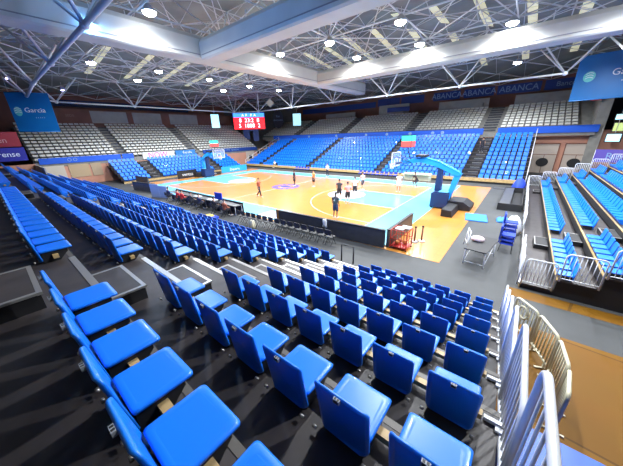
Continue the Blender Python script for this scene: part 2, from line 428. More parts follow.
m.prism(poly, 'y', RY0+.04, RY0+.08); local(m.build('end_panel', M_BLACK, rs), rs)
RBL = [(-9.98, 7), (-4.65, 22), (9.2, 5)]
n_ind = 0
BN = ['front', 'second', 'third', 'fourth', 'fifth', 'sixth', 'seventh', 'eighth']
for k in range(1, 9):
    for b, (ys, n) in enumerate(RBL):
        for i in range(n):
            y = ys+.572*i
            if (k, b) in ((1, 0), (2, 0), (3, 0), (1, 1), (2, 1)) and n_ind < 66:
                lab = 'blue seat, right-hand stand, %s row, %s %s' % (BN[k-1], 'end block by barred fence,' if b == 0 else 'long middle block,', ORD[i+1]+' from near end')
                put_seat(protoB, usedB, rxb(k), y, rzd(k), math.pi/2, lab); n_ind += 1
            else: rest.append((rxb(k), y, rzd(k), math.pi/2))
# step boxes in its aisles
for k in range(0, 7):
    for ya, yb_ in ((-6.25, -5.0), (7.8, 8.8)):
        x1 = rxb(k+1)-.45-.017; z0_, z1_ = rzd(k), rzd(k)+.2
        m = MB(); m.box(x1-.5, x1, ya, yb_, z0_, z1_-.012); o = local(m.build('step_box', M_BLACK, rs), rs)
        t = MB(); t.box(x1-.5, x1-.45, ya, yb_, z1_-.012, z1_+.004); t.box(x1-.45, x1, ya, ya+.05, z1_-.012, z1_+.004); t.box(x1-.45, x1, yb_-.05, yb_, z1_-.012, z1_+.004); t.build('step_edging', M_NOSE, o)
# barred fence panels at its near end and far end
def bar_panel(name, x0, x1, y, z0, h, label, mat_=M_WHITE, n=7, gz0=0):
    t = thing(name, label, 'fence', (x0, y, z0)); w = x1-x0; r = .12
    m = MB(); pts = [(0, 0, 0), (0, 0, h-r)]+[(r-r*math.cos(a), 0, h-r+r*math.sin(a)) for a in [math.pi/2*i/4 for i in range(1, 5)]]
    pts += [(w-r, 0, h)]+[(w-r+r*math.sin(a), 0, h-r+r*math.cos(a)) for a in [math.pi/2*i/4 for i in range(1, 5)]]+[(w, 0, 0)]
    m.path(pts, .024, 8); m.tube((0, 0, .12), (w, 0, .12), .018); m.build('frame', mat_, t)
    for i in range(1, n+1):
        b_ = MB(); b_.tube((w*i/(n+1), 0, .12), (w*i/(n+1), 0, h), .011, n=6); b_.build('bar', mat_, t)
    return t
NM = ['lowest, next to the court', 'second up', 'third up', 'fourth up', 'fifth up', 'sixth up']
for k in range(0, 6):
    x0 = 21.8 if k == 0 else rxb(k)-.40; x1 = rxb(k+1)-.48 if k else 22.62
    bar_panel('fence_panel', x0, x1, RY0-.03, rzd(k)-.02, 1.0, 'white barred fence panel at the near end of right-hand stand, %s' % NM[k])
    bar_panel('fence_panel', x0, x1, RY1+.03, rzd(k)-.02, 1.0, 'white barred fence panel at the far end of right-hand stand, %s' % NM[k])
for i, (a, b) in enumerate(((-10.0, -7.6), (-3.4, 0.2), (.3, 4.2), (4.3, 8), (8.1, 11.9))):
    t = thing('guard_panel', 'white sheet guard along the court edge of the right-hand stand, %s from the camera' % ['nearest', 'second', 'third', 'fourth', 'farthest'][i], 'guard rail', (21.72, (a+b)/2, 0), 0, 'white guards of the right-hand stand')
    m = MB(); m.box(-.012, .012, a-(a+b)/2, b-(a+b)/2, .25, 1.15); m.build('sheet', M_WHITE, t)
    for yy in (a, (a+b)/2, b):
        m = MB(); m.tube((0, yy-(a+b)/2, 0), (0, yy-(a+b)/2, 1.2), .028); m.build('post', M_WHITE, t)

# ------------------------------------------------------------------ upper tiers
gseats = []
UA = [(-20.5, 1.5), (-8.3, 1.5), (4.9, 1.6), (16.2, 1.7)]
def far_upper():
    m = MB(); st_ = MB()
    m.box(-30, 26.8, 24.2, 24.45, 4.6, 5.2)
    for k in range(10):
        y = 25.1+.85*k; z = 5.55+.37*k
        m.box(-32, 26.8, y, y+.85, z-.6, z)
        for a, w in UA: st_.box(a-w/2, a+w/2, y-.02, y+.86, z-.2, z+.015); 
        if k < 9:
            for i in range(88):
                x = -31.6+.65*i
                if x < 25.2 and not in_aisle(x, UA): gseats.append((x, y+.42, z, math.pi, 'f', k, x))
    struct('wall_balcony_far', m, M_CONC); struct('floor_balcony_stairs', st_, M_STAIR)
far_upper()
UL = [(-7.2, 1.1), (4.0, 1.1)]
def left_upper():
    m = MB(); st_ = MB()
    for k in range(12):
        x = -26.9-.72*k; z = 3.15+.42*k
        m.box(x-.72, x, -17.2, 19, z-.6, z)
        for a, w in UL: st_.box(x-.73, x+.02, a-w/2, a+w/2, z-.2, z+.015)
        for i in range(55):
            y = -16.8+.65*i
            if y < 18.6-.0*k and not in_aisle(y, UL): gseats.append((x-.38, y, z, -math.pi/2, 'l', k, y))
    m.box(-38.4, -35.5, -17.2, 19, 7.2, 7.8)
    struct('wall_balcony_left', m, M_CONC); struct('floor_balcony_left_stairs', st_, M_STAIR)
left_upper()

def shell_geo(mb, x, y, z, rz, mi=0, kind='g'):
    """low-poly bucket seat used for the hundreds far away"""
    c, s = math.cos(rz), math.sin(rz)
    def T(p): return (x+c*p[0]-s*p[1], y+s*p[0]+c*p[1], z+p[2])
    w = .25 if kind == 'g' else .21
    if kind == 'g': sec = [(.40, .42), (.42, .39), (.10, .38), (.02, .62), (-.04, .63), (.04, .34), (.12, .35), (.38, .37)]; pz = 0
    else: sec = [(.47, .19), (.46, .215), (.10, .20), (.0, .57), (-.05, .57), (.02, .10), (.12, .0), (.34, .0)]
    P = [T((-w, a, b)) for a, b in sec]+[T((w, a, b)) for a, b in sec]; n = len(sec)
    fs_ = [(i, (i+1) % n, n+(i+1) % n, n+i) for i in range(n)]+[(0, 1, 2, 7), (2, 3, 4, 5), (2, 5, 6, 7), (n+7, n+2, n+1, n), (n+5, n+4, n+3, n+2), (n+7, n+6, n+5, n+2)]
    mb.add(P, fs_, mi)
m = MB()
for (x, y, z, rz) in rest:
    if abs(x+15.3) > .5 or abs(y-13.1) > .3: shell_geo(m, x, y, z, rz, 0, 'b')
tag(m.build('stadium_seats', M_SEAT, fix=True), 'all the smaller blue seats of the near, far, left and right stands', 'seats', kind='stuff')
def camdist(g): return (Vector(g[:3])-CAM).length
def inview(g):
    d = Vector(g[:3])-CAM; D = d.dot(fw); return D > 0 and -5 < 311.5+FPX*d.dot(rt)/D < 628
gs_sorted = sorted([g for g in gseats if inview(g)], key=camdist)
ind = gs_sorted[:300]; ids = set(ind)
m = MB()
for g in gseats:
    if g not in ids: shell_geo(m, g[0], g[1], g[2]-.05, g[3])
tag(m.build('shell_seats', M_GREYSEAT, fix=True), 'the rest of the pale grey shell seats in both upper tiers', 'seats', kind='stuff')
pm = MB(); shell_geo(pm, 0, 0, -.05, 0); gproto = pm.build('shell_seat', M_GREYSEAT); first = True
def block_of(v, A):
    e = sorted(a for a, w in A)
    return sum(1 for a in e if v > a)
BF = ['leftmost block', 'second block from left', 'middle block', 'block left of right stair', 'rightmost block']
BL_ = ['block nearest the camera', 'middle block', 'block farthest from camera']
cnt = {}
for g in sorted(ind, key=lambda g: (g[4], g[5], g[6])):
    b = block_of(g[6], UA if g[4] == 'f' else UL); key = (g[4], g[5], b); cnt[key] = round((g[6]-min(h[6] for h in gseats if (h[4], h[5], block_of(h[6], UA if h[4] == 'f' else UL)) == key))/.65)+1
    o = gproto if first else gproto.copy()
    if not first: COL.objects.link(o)
    first = False
    o.location = g[:3]; o.rotation_euler = (0, 0, g[3])
    full = ORD[min(cnt[key], 30)]
    tag(o, 'grey seat, %s, %s, %s row up, %s from left' % ('far tier' if g[4] == 'f' else 'left end tier', (BF if g[4] == 'f' else BL_)[b], ORD[g[5]+1], full), 'seat', 'grey shell seats of the upper tiers')

# ------------------------------------------------------------------ walls
m = MB(); m.box(-30, 26.8, 36, 36.3, 0, 13.2); struct('wall_far', m, M_BROWN)
m = MB(); m.box(-38.7, -38.4, -30, 26, 0, 13.2); struct('wall_left', m, M_BROWN)
m = MB(); m.prism([(-38.7, 19), (-38.4, 19), (-29.8, 36.3), (-30.2, 36.3)], 'z', 0, 13.2); struct('wall_corner', m, mat('corner_grey', (.17, .17, .165), .8, noise=.1, scale=.6))
m = MB(); m.box(-30, 31.5, 25.0, 25.08, 0, 5.15); struct('wall_lower_far', m, M_SALMON)
m = MB(); m.box(-27.0, -26.92, -30, 25, 0, 3.1); struct('wall_lower_left', m, M_SALMON)
m = MB(); m.prism([(26.5, 24.6), (27.4, 24.2), (28.6, 36.2), (26.8, 36.2)], 'z', 0, 13); struct('wall_pillar', m, M_CONC)
m = MB(); m.box(31.5, 31.8, -30, 36.3, 0, 13.2); struct('wall_right', m, mat('right_wall_grey', (.13, .12, .115), .8, noise=.15, scale=.5))
m = MB(); m.box(27, 31.5, 30, 30.2, 0, 13); struct('wall_recess', m, mat('recess_dark', (.04, .04, .045), .8))
m = MB(); m.box(-27.0, -19, -17.3, -17.2, 0, 3.0); struct('trim_left_return', m, M_PANEL)
m = MB(); m.box(-38.7, 31.8, -30.3, -30, 0, 13.2); struct('wall_near', m, mat('right_wall_grey', (.13, .12, .115), .8, noise=.15, scale=.5))
# parapet panels above the grey seats
for (x0, x1, y, z0, z1) in ((-18.5, -10.5, 33.9, 8.8, 10.2), (-4.8, 1.4, 33.9, 8.8, 10.9), (6.9, 14.6, 33.9, 8.8, 10.5), (18, 26.2, 33.9, 8.8, 10.5)):
    m = MB(); m.box(x0, x1, y, y+.12, z0, z1); m.box(x0+1.2, x1-.8, y-.5, y, z0, z1-.7); struct('trim_parapet', m, M_PANEL)
for (y0, y1) in ((-8.0, -2.8), (-1.9, 3.0), (4.6, 10.4)):
    m = MB(); m.box(-36.0, -35.88, y0, y1, 8.45, 10.3); struct('trim_parapet_left', m, M_PANEL)
m = MB(); m.box(-36.05, -35.93, -14, 19, 7.8, 10.5); struct('wall_back_left', m, M_BROWN)
text('trim_lettering', 'SEDE', .5, (-35.9, -10.6, 9.5), LEFTW, mat('faded_letters', (.35, .22, .18), .8), None)['kind'] = 'structure'
# doors under the far tier
for k, x0 in enumerate((21.75, 24.75)):
    w = 2.35
    m = MB(); m.box(x0, x0+w, 24.9, 25.0, 0, 3.6); d = struct('door_%d' % (k+1), m, mat('door_beige', (.50, .42, .36), .6)); 
    m = MB(); m.box(x0-.1, x0, 24.86, 25.0, 0, 3.7); m.box(x0+w, x0+w+.1, 24.86, 25.0, 0, 3.7); m.box(x0-.1, x0+w+.1, 24.86, 25.0, 3.6, 3.72); m.box(x0, x0+w, 24.87, 24.9, 2.3, 2.36); m.box(x0+w/2-.03, x0+w/2+.03, 24.87, 24.9, 0, 2.3)
    m.build('door_frame', M_BROWN, d)
    m = MB(); m.prism([(x0+w/2-.05+.62*math.cos(t*math.pi/12), 1.35+.55*math.sin(t*math.pi/12)) for t in range(24)], 'y', 24.84, 24.868); m.build('round_emblem', M_BLACK, d)
m = MB(); m.box(-26.92, -26.84, 15.4, 17.6, 0, 2.7); d = struct('door_3', m, mat('door_beige', (.5, .42, .36), .6))
m = MB(); m.prism([(16.5+.45*math.cos(t*math.pi/12), 1.4+.5*math.sin(t*math.pi/12)) for t in range(24)], 'x', -26.84, -26.81); m.build('round_emblem', M_BLACK, d)
m = MB(); m.box(-26.92, -26.85, 18.6, 21.5, 0.0, 2.9); struct('door_4', m, M_BLACK)
for k, (y0, y1) in enumerate(((-16.6, -14.6), (-14.2, -12.0), (-11.8, -10.6))):
    m = MB(); m.box(-26.92, -26.85, y0, y1, 1.0, 2.7); struct('window_%d' % (k+1), m, mat('booth_panel_%d' % k, ((.55, .5, .42), (.45, .33, .2), (.4, .3, .2))[k], .6))

# ------------------------------------------------------------------ fascia bands and banners
def band(name, label, axis, a, b, c, z0, z1, m_, texts=(), cat='banner', rails=True):
    """flat vinyl strip on a wall; c is the plane"""
    if axis == 'x': o = thing(name, label, cat, ((a+b)/2, c, z0)); w = (b-a)/2
    else: o = thing(name, label, cat, (c, (a+b)/2, z0)); w = (b-a)/2
    rz = 0 if axis == 'x' else math.pi/2; o.rotation_euler = (0, 0, rz)
    mb = MB(); mb.box(-w, w, -.0, .05, 0, z1-z0); mb.build('sheet', m_, o)
    for (s, size, px, mt) in texts: text('lettering', s, size, (px, -.012, (z1-z0)/2), FAR, mt, o)
    return o
o = band('fascia_banner', 'long blue fascia band between blue and grey seats of the far stand', 'x', -27, 15.7, 24.12, 4.95, 5.75, M_BAND)
for x in (-16, -9, -2.5, 1.5, 5.5, 9, 10.4):
    m = MB(); m.prism([(x+5.65+.26*math.cos(t*math.pi/8), .42+.22*math.sin(t*math.pi/8)) for t in range(16)], 'y', -.02, .0); m.build('pale_emblem', M_TEXTDIM, o)
band('fascia_banner', 'short plain blue fascia band right of the far stair, above the pink wall', 'x', 17.4, 27, 24.12, 4.95, 5.75, M_BAND)
o = band('fascia_banner', 'blue fascia band under the grey seats of the left end, near part', 'y', -16.8, -7.9, -26.8, 2.95, 3.7, M_BAND, (('O', .6, -1.5, M_TEXTDIM), ('O', .6, -.9, M_TEXTDIM)))
band('fascia_banner', 'small blue fascia with a pale badge left of the pink lettered panel', 'y', -7.7, -6.2, -26.8, 2.95, 3.7, M_BAND)
o = band('sponsor_panel', 'white panel with magenta letters NOW under the left end grey seats', 'y', -4.9, .1, -26.8, 2.7, 3.75, mat('white_vinyl', (.7, .72, .75), .5), (('NOW', 1.15, -.2, mat('magenta_letters', (.65, .05, .35), .5)),))
band('sponsor_panel', 'mid-blue panel with white word right of the magenta lettered panel', 'y', .3, 3.9, -26.8, 2.95, 3.75, mat('mid_blue_vinyl', (.03, .18, .45), .5), (('Estrella', .55, .3, M_TEXT),))
band('sponsor_panel', 'navy strip with small white letters beside the far left door', 'y', 5.4, 18.5, -26.8, 2.9, 3.6, M_NAVY, (('CITY  Sponsors', .5, 0, M_TEXTDIM),))
W_ = [(-6.1, -1.3), (-1.0, 3.5), (5.2, 9.7), (10.3, 14.8), (15.2, 20.8), (21.2, 26.0)]
WL = ['fourth', 'third', 'second', None, None, None]
labs = ['navy wall banner high up behind the far tier, above the small navy sign', 'navy wall banner high up, right of the one above the small sign', 'navy wall banner with pale ABANCA letters, leftmost of the three lettered', 'navy wall banner with pale ABANCA letters, middle of the three lettered', 'navy wall banner with pale ABANCA letters, rightmost and largest of three', 'navy wall banner at far right, half behind the hanging blue banner']
for i, (a, b) in enumerate(W_):
    band('wall_banner', labs[i], 'x', a, b, 35.9, 11.0, 12.35, M_NAVY, (('ABANCA' if 2 <= i <= 4 else 'Banco', 1.25 if i < 5 else .9, 0, M_TEXTDIM),) if i >= 2 else ())
band('wall_banner', 'long dark navy banner high on the wall left of the far tier', 'x', -27.5, -6.6, 35.9, 10.9, 12.0, M_NAVY)
band('wall_banner', 'small navy sign standing above the top grey seats of the far tier', 'x', -2.7, 1.8, 33.2, 9.5, 10.3, M_NAVY, (('Welcome', .6, 0, M_TEXTDIM),) if False else ())
for i, (a, b) in enumerate(((-15, -9), )):
    band('wall_banner', 'dark blue strip high on the left end wall above the brown panel', 'y', -14, 10, -38.3, 11.0, 12.0, mat('dark_navy', (.01, .025, .09), .6))
def hang_banner(loc, rz, w, h, label, txt):
    o = thing('hanging_banner', label, 'banner', loc, rz)
    m = MB(); m.box(-w/2, w/2, -.02, .02, 0, h); m.build('sheet', M_BANNER, o)
    m = MB(); m.tube((-w/2, 0, h), (w/2, 0, h), .05); m.tube((-w/2, 0, 0), (w/2, 0, 0), .05); m.build('rod', M_BANNER, o)
    for s in (-.4, .4):
        m = MB(); m.tube((s*w, 0, h), (s*w, 0, 12.8-loc[2]), .02, n=6); m.build('hanger', M_STEEL, o)
    text('lettering', 'Garcia', min(h*.20, w*.19), (w*.06, -.03, h*.56), FAR, M_TEXT, o)
    m = MB()
    m.prism([(-w*.34+min(h*.11, w*.09)*math.cos(t*math.pi/12), h*.53+h*.12*math.sin(t*math.pi/12)) for t in range(24)], 'y', -.035, -.02); e = m.build('round_emblem', M_TEAL, o)
    m = MB()
    for q in range(3): m.prism([(-w*.34-h*.07+h*.14*u, h*.53+h*(-.05+.05*q)+h*.03*math.sin(u*3)) for u in (0, .25, .5, .75, 1)]+[(-w*.34-h*.07+h*.14*u, h*.53+h*(-.035+.05*q)+h*.03*math.sin(u*3)) for u in (1, .75, .5, .25, 0)], 'y', -.04, -.035)
    m.build('swirl', M_TEXT, e)
    m = MB()
    for q in range(5): m.box(w*(.02+.05*q), w*(.03+.05*q), -.03, -.02, h*.36, h*.38)
    m.build('small_print', M_TEXT, o)
    return o
hang_banner((26.6, 19.3, 8.1), -.16, 6.4, 4.0, 'large blue hanging banner with teal swirl at the right, lettered Garcia', 'Garcia')
hang_banner((-22.5, -16.1, 6.75), 1.15, 3.5, 3.9, 'smaller blue hanging banner with teal swirl at the far left, lettered Garcia', 'Garcia')
o = thing('wall_sign', 'dark red sign with pale letters at far left, above the violet-blue one', 'sign', (-20, -20.3, 5.25), math.pi/2)
m = MB(); m.box(-2.4, 2.1, 0, .1, 0, 1.4); m.build('board', mat('dark_red_board', (.25, .02, .03), .5), o); text('lettering', 'coren', .7, (.4, -.02, .6), FAR, mat('pink_letters', (.5, .3, .3), .5), o)
o = thing('wall_sign', 'violet-blue sign with white letters at far left, under the dark red one', 'sign', (-20, -20.3, 3.85), math.pi/2)
m = MB(); m.box(-2.4, 2.2, 0, .1, 0, 1.3); m.build('board', mat('violet_board', (.025, .025, .25), .5), o); text('lettering', 'Ourense', .7, (.5, -.02, .65), FAR, M_TEXT, o)

# ------------------------------------------------------------------ roof
RX, RYE = 38.5, 36.3
m = MB()
def roofz(x, y): return min(12.9+.11*(RX-abs(x)), 12.9+.13*(RYE-abs(y)), 16.6)
gx = [-38.7, -30, -22, -14, -7, 0, 7, 14, 22, 31.8]; gy = [-31, -24, -18, -12, -6, 0, 6, 12, 18, 24, 30, 36.3]
vs = [(x, y, roofz(x, y)) for y in gy for x in gx]+[(x, y, roofz(x, y)+.3) for y in gy for x in gx]
n1 = len(gx); N = n1*len(gy)
fs_ = [(j*n1+i, j*n1+i+1, (j+1)*n1+i+1, (j+1)*n1+i) for j in range(len(gy)-1) for i in range(n1-1)]
m.add(vs, fs_+[tuple(v+N for v in f[::-1]) for f in fs_]); struct('ceiling', m, M_ROOF)
# rooflights: ribbed strips under the sheet
def strip(x0, y0, x1, y1, w=.7):
    m = MB(); d = Vector((x1-x0, y1-y0)); L = d.length; d /= L; n = Vector((-d.y, d.x))*w/2; k = int(L/1.2)
    for i in range(k):
        a = Vector((x0, y0))+d*(L*i/k+.08); b = Vector((x0, y0))+d*(L*(i+1)/k-.08)
        P = [a-n, b-n, b+n, a+n]; v = [(p.x, p.y, roofz(p.x, p.y)-.10) for p in P]+[(p.x, p.y, roofz(p.x, p.y)-.06) for p in P]
        m.add(v, [(3,2,1,0),(4,5,6,7),(0,1,5,4),(1,2,6,5),(2,3,7,6),(3,0,4,7)])
    return struct('window_rooflight', m, M_SKYL)
for x in (-9, -5.5, -2, 1.5, 5, 8.5, 12, 15.5, 19, 22.5): strip(x, 7.5, x, 17.5)
for x in (2, 6, 10, 14, 18): strip(x, -9, x, -1)
for y in (-9, -4.5, 0, 4.5, 9): strip(-27, y, -17, y)
for x in (14, 18.5, 23): strip(x, 22, x, 27)

tr = thing('space_frame_truss', 'white tubular space frame carrying the roof, with V struts down to its edge chord', 'truss', (0, 0, 10.3))
ZC = 10.35
nodes = [(-22.4, 16.3), (-13.4, 16.3), (-4.5, 16.3), (4.5, 16.3), (13.4, 16.3), (22.4, 16.3), (26.2, 13.3), (26.4, 4.5), (26.4, -4.5), (26.2, -13.3), (22.4, -16.5), (13.4, -16.5), (4.4, -16.5), (-4.5, -16.5), (-13.4, -16.5), (-22.6, -16.1), (-26.5, -13.2), (-26.5, -4.4), (-26.5, 4.6), (-26.5, 13.3)]
LIT = M_STEEL
for i, (x, y) in enumerate(nodes):
    x2, y2 = nodes[(i+1) % len(nodes)]
    if x2 > 24 and x > 22 or x > 24 and y2 > -14: continue
    thick = .125 if y < -15 and y2 < -15 else .09
    m = MB(); m.tube((x, y, ZC), (x2, y2, ZC), thick, n=10); local(m.build('edge_chord', LIT if thick > .1 else M_STEEL, tr), tr)
for (x, y) in nodes:
    near = y < -15
    mm = LIT if near else M_STEEL
    m = MB(); m.sphere((x, y, ZC), .2); local(m.build('node_ball', mm, tr), tr)
    alongx = abs(y) > 14
    for a in (-1, 1):
        for b in (-1, 1):
            d = (a*2.3, b*1.9) if alongx else (a*1.9, b*2.3)
            m = MB(); m.tube((x, y, ZC), (x+d[0], y+d[1], 13.05), .075 if not near else .09, n=8); local(m.build('web_strut', mm, tr), tr)
m = MB()
GX = [-24.8+3.1*i*2 for i in range(9)]; GY = [-18.6+6.2*i for i in range(7)]
ZL = 13.05
for y in GY:
    m.tube((GX[0], y, ZL), (GX[-1], y, ZL), .055, n=6)
for x in GX:
    m.tube((x, GY[0], ZL), (x, GY[-1], ZL), .055, n=6)
for i in range(8):
    for j in range(6):
        if (i+j) % 2 == 0: m.tube((GX[i], GY[j], ZL), (GX[i+1], GY[j+1], ZL), .04, n=5)
        else: m.tube((GX[i+1], GY[j], ZL), (GX[i], GY[j+1], ZL), .04, n=5)
local(tag(m.build('lower_chords', M_STEEL, tr), kind='stuff'), tr)
m = MB(); TZ = lambda x, y: roofz(x, y)-.3
for i in range(8):
    for j in range(6):
        cx, cy = GX[i]+3.1, GY[j]+3.1
        for a in (0, 1):
            for b in (0, 1): m.tube((GX[i+a], GY[j+b], ZL), (cx, cy, TZ(cx, cy)), .045, n=5)
        if i < 7: m.tube((cx, cy, TZ(cx, cy)), (cx+6.2, cy, TZ(cx+6.2, cy)), .045, n=5)
        if j < 5: m.tube((cx, cy, TZ(cx, cy)), (cx, cy+6.2, TZ(cx, cy+6.2)), .045, n=5)
local(tag(m.build('web_lattice', M_STEEL, tr), kind='stuff'), tr)
m = MB()
for i in range(-12, 11):
    x = i*3.1
    for j in range(-8, 12):
        y = j*3.1
        if -38 < x and y < 35:
            if (i+j) % 2 == 0:
                z0_ = roofz(x, y)-.12; zz = z0_-1.0
                for dx, dy in ((3.1, 0), (0, 3.1), (-3.1, 0), (0, -3.1)):
                    if -38 < x+dx < 31 and y+dy < 35: m.tube((x, y, max(zz, 12.2)), (x+dx, y+dy, roofz(x+dx, y+dy)-.12), .028, n=4)
                for dx, dy in ((3.1, 3.1), (3.1, -3.1)):
                    if x+dx < 31 and y+dy < 35: m.tube((x, y, max(zz, 12.2)), (x+dx, y+dy, max(roofz(x+dx, y+dy)-1.12, 12.2)), .028, n=4)
local(tag(m.build('purlin_lattice', M_STEEL, tr), kind='stuff'), tr)

# ------------------------------------------------------------------ air ducts
def duct(name, label, x0, x1, y0, y1, z0, z1):
    ax = 'x' if (x1-x0) > (y1-y0) else 'y'
    o = thing(name, label, 'air duct', ((x0+x1)/2, (y0+y1)/2, z0))
    a, b = (y0, y1) if ax == 'x' else (x0, x1); w = b-a
    sec = [(a+.16, z0), (b-.16, z0), (b-.04, z0+.10), (b, z0+.3), (b, z1-.4), (b-.25, z1-.08), (b-.6, z1), (a+.6, z1), (a+.25, z1-.08), (a, z1-.4), (a, z0+.3), (a+.04, z0+.10)]
    m = MB(); m.prism(sec, ax, x0 if ax == 'x' else y0, x1 if ax == 'x' else y1); local(m.build('duct_body', M_DUCT, o), o)
    m = MB()
    for q in (a-.015, b-.02):
        if ax == 'x': m.box(x0+.1, x1-.1, q, q+.035, z0+.27, z0+.33)
        else: m.box(q, q+.035, y0+.1, y1-.1, z0+.27, z0+.33)
    local(m.build('seam', M_DUCTD, o), o)
    n = int(((x1-x0) if ax == 'x' else (y1-y0))/4)
    for k in range(n+1):
        t = (x0+.5+(x1-x0-1)*k/n) if ax == 'x' else (y0+.5+(y1-y0-1)*k/n)
        m = MB(); p = (t, (y0+y1)/2) if ax == 'x' else ((x0+x1)/2, t); m.tube((*p, z1-.02), (*p, 13.05), .03, n=6); local(m.build('hanger', M_STEEL, o), o)
duct('air_duct', 'longest pale air duct, running across under the roof from upper left to centre', -1.05, .45, -22, 17.6, 11.05, 12.75)
duct('air_duct', 'pale air duct branching right over the near half of court, shaded grey-blue', .47, 27, -8.6, -7.15, 11.0, 12.5)
duct('air_duct', 'bright pale air duct branching right over the far half of court', .47, 29, 5.8, 7.3, 11.0, 12.45)

# ------------------------------------------------------------------ floodlights
lp = thing('floodlight', None, 'lamp')
m = MB(); m.loft([[(r*math.cos(t*math.pi/8), r*math.sin(t*math.pi/8), z) for t in range(16)] for r, z in ((.40, -.42), (.39, -.36), (.22, -.12), (.10, 0))], 0, True); m.build('housing', mat('lamp_housing', (.5, .52, .55), .4, metal=.5), lp)
m = MB(); m.loft([[(r*math.cos(t*math.pi/8), r*math.sin(t*math.pi/8), z) for t in range(16)] for r, z in ((.37, -.421), (.34, -.50), (.24, -.57), (.08, -.6))], 0, True); lens = m.build('lens', M_LENS, lp)  # lens enlarged and domed so its glowing shape stands in for lamp glare
m = MB(); m.tube((0, 0, 0), (0, 0, .42), .02, n=6); m.build('hanger_rod', M_STEEL, lp)
SPOTS = [(1.9, -12.4), (-12.3, -6.2), (-12.3, -.1), (-18.2, 5.8), (-12.6, 6.5), (1.6, -1.2), (-12.3, 12.2), (6.4, -5.8), (6.6, -.5), (6.1, 4.9), (-1.8, 6.5), (12.5, -.5), (12.0, 5.3), (18.4, 5.3), (18.2, 19.9), (-13, -12), (-18.5, -6.2)]
SPN = ['above the near end of the long duct', 'in the left lattice, beside the long duct', 'left of the duct junction, lower of the pair', 'farthest left of the far-left cluster', 'just left of the long duct, over the far basket', 'hanging in the gap between the duct branches at centre left', 'low beyond the long duct, above the scoreboard', 'above the near duct branch, close to the junction', 'hanging below the near duct branch at centre', 'right of centre just above the far duct branch', 'just above where the far branch meets the long duct', 'brightest, high right of centre between both branches', 'above the far duct branch, right of centre', 'at upper right above the far duct branch', 'below the far duct branch at right, over the far seats', 'at upper left beyond the blue-lit chord', 'second from left under the roof, over left seats']
extra_spots = [(18.6, -12.2), (24.6, -12.4), (18.6, -5.4), (24.6, -5.4), (24.6, 3.4), (24.6, 12), (0, 12.5), (6, 12.4), (12, 12.4), (6, 19.5), (-6, 19.5), (-18.4, 12.4)]  # extra floodlights put in to help light the hall
extra_spots = extra_spots[:9]
ld = bpy.data.lights.new('flood_beam', 'SPOT'); ld.energy = LAMP_W; ld.spot_size = math.radians(168); ld.spot_blend = .6; ld.shadow_soft_size = .24; ld.color = (.93, .97, 1)
firstl = True
for i, (x, y) in enumerate(SPOTS+extra_spots):
    o = lp if firstl else copy_tree(lp); firstl = False
    o.location = (x, y, 12.95 if True else 0)
    lab = 'white floodlight '+SPN[i] if i < len(SPN) else 'added white floodlight out over the %s, %s' % ('near right quarter' if y < 0 else 'far right quarter', ['first','second','third','fourth','fifth','sixth','seventh','eighth','ninth','tenth','eleventh','twelfth'][i-len(SPOTS)]+' of nine near the picture edge')
    tag(o, lab, 'lamp', 'roof floodlights')
    l = bpy.data.objects.new('flood_beam', ld); COL.objects.link(l); l.parent = o; l.location = (0, 0, -.85)
lb_ = bpy.data.lights.new('blue_beam', 'POINT'); lb_.energy = 420; lb_.color = (.12, .42, 1); lb_.shadow_soft_size = .15  # blue lamps added to tint the near truss and edge chord
for q, (x, y, z) in enumerate(((7.5, -14.6, 11.6), (.5, -15.0, 11.6))):
    o = thing('added_effect_lamp', 'added blue effect lamp under the near edge chord at upper left, %s of two' % ('nearer' if q == 0 else 'farther'), 'lamp', (x, y, z))
    m = MB(); m.box(-.2, .2, -.14, .14, 0, .3); m.build('housing', mat('lamp_housing', (.5, .52, .55), .4, metal=.5), o)
    m = MB(); m.tube((0, 0, .3), (0, 0, 13.05-z), .02, n=6); m.build('hanger_rod', M_STEEL, o)
    l = bpy.data.objects.new('blue_beam', lb_); COL.objects.link(l); l.parent = o; l.location = (0, -.1, -.2)
lv = mat('lamp_housing_violet', (.3, .3, .45), .4, metal=.5)
for (x, y, z, lb) in ((-24.2, -16.9, 12.6, 'violet-glowing floodlight at the far left edge under the roof'), (-26.5, -12.2, 12.2, 'violet-glowing floodlight above the corner of the edge chord, far left')):
    o = thing('floodlight', lb, 'lamp', (x, y, z))
    m = MB(); m.box(-.3, .3, -.2, .2, -.45, -.1); m.build('housing', lv, o)
    m = MB(); m.box(-.26, .26, -.17, .17, -.48, -.451); m.build('lens', M_LENSB, o)
    m = MB(); m.tube((0, 0, -.1), (0, 0, .45), .02, n=6); m.build('hanger_rod', M_STEEL, o)

# ------------------------------------------------------------------ scoreboard, screens
o = thing('scoreboard', 'red and blue lit electronic scoreboard hanging in the far left corner', 'scoreboard', (-30.6, 20.2, 7.35), math.radians(48))
m = MB(); m.box(-3.6, 3.6, 0, .5, 0, 3.5); m.build('cabinet', M_BLACK, o)
m = MB(); m.box(-3.5, 3.5, -.03, 0, .05, 2.55); m.build('red_display', M_SCRN, o)
m = MB(); m.box(-3.5, 3.5, -.03, 0, 2.6, 3.45); m.build('blue_display', M_SCRB, o)
text('digits', '8  23:2  8', 1.2, (0, -.045, 1.9), FAR, M_SCRW, o)
text('digits', '5  1888  2', 1.2, (0, -.045, .75), FAR, M_SCRW, o)
text('digits', 'A  F    F  A', .7, (0, -.045, 3.0), FAR, M_SCRW, o)
m = MB(); m.tube((-2, .25, 3.5), (-2, .25, 5.9), .04); m.tube((2, .25, 3.5), (2, .25, 5.9), .04); m.build('hanger', M_STEEL, o)
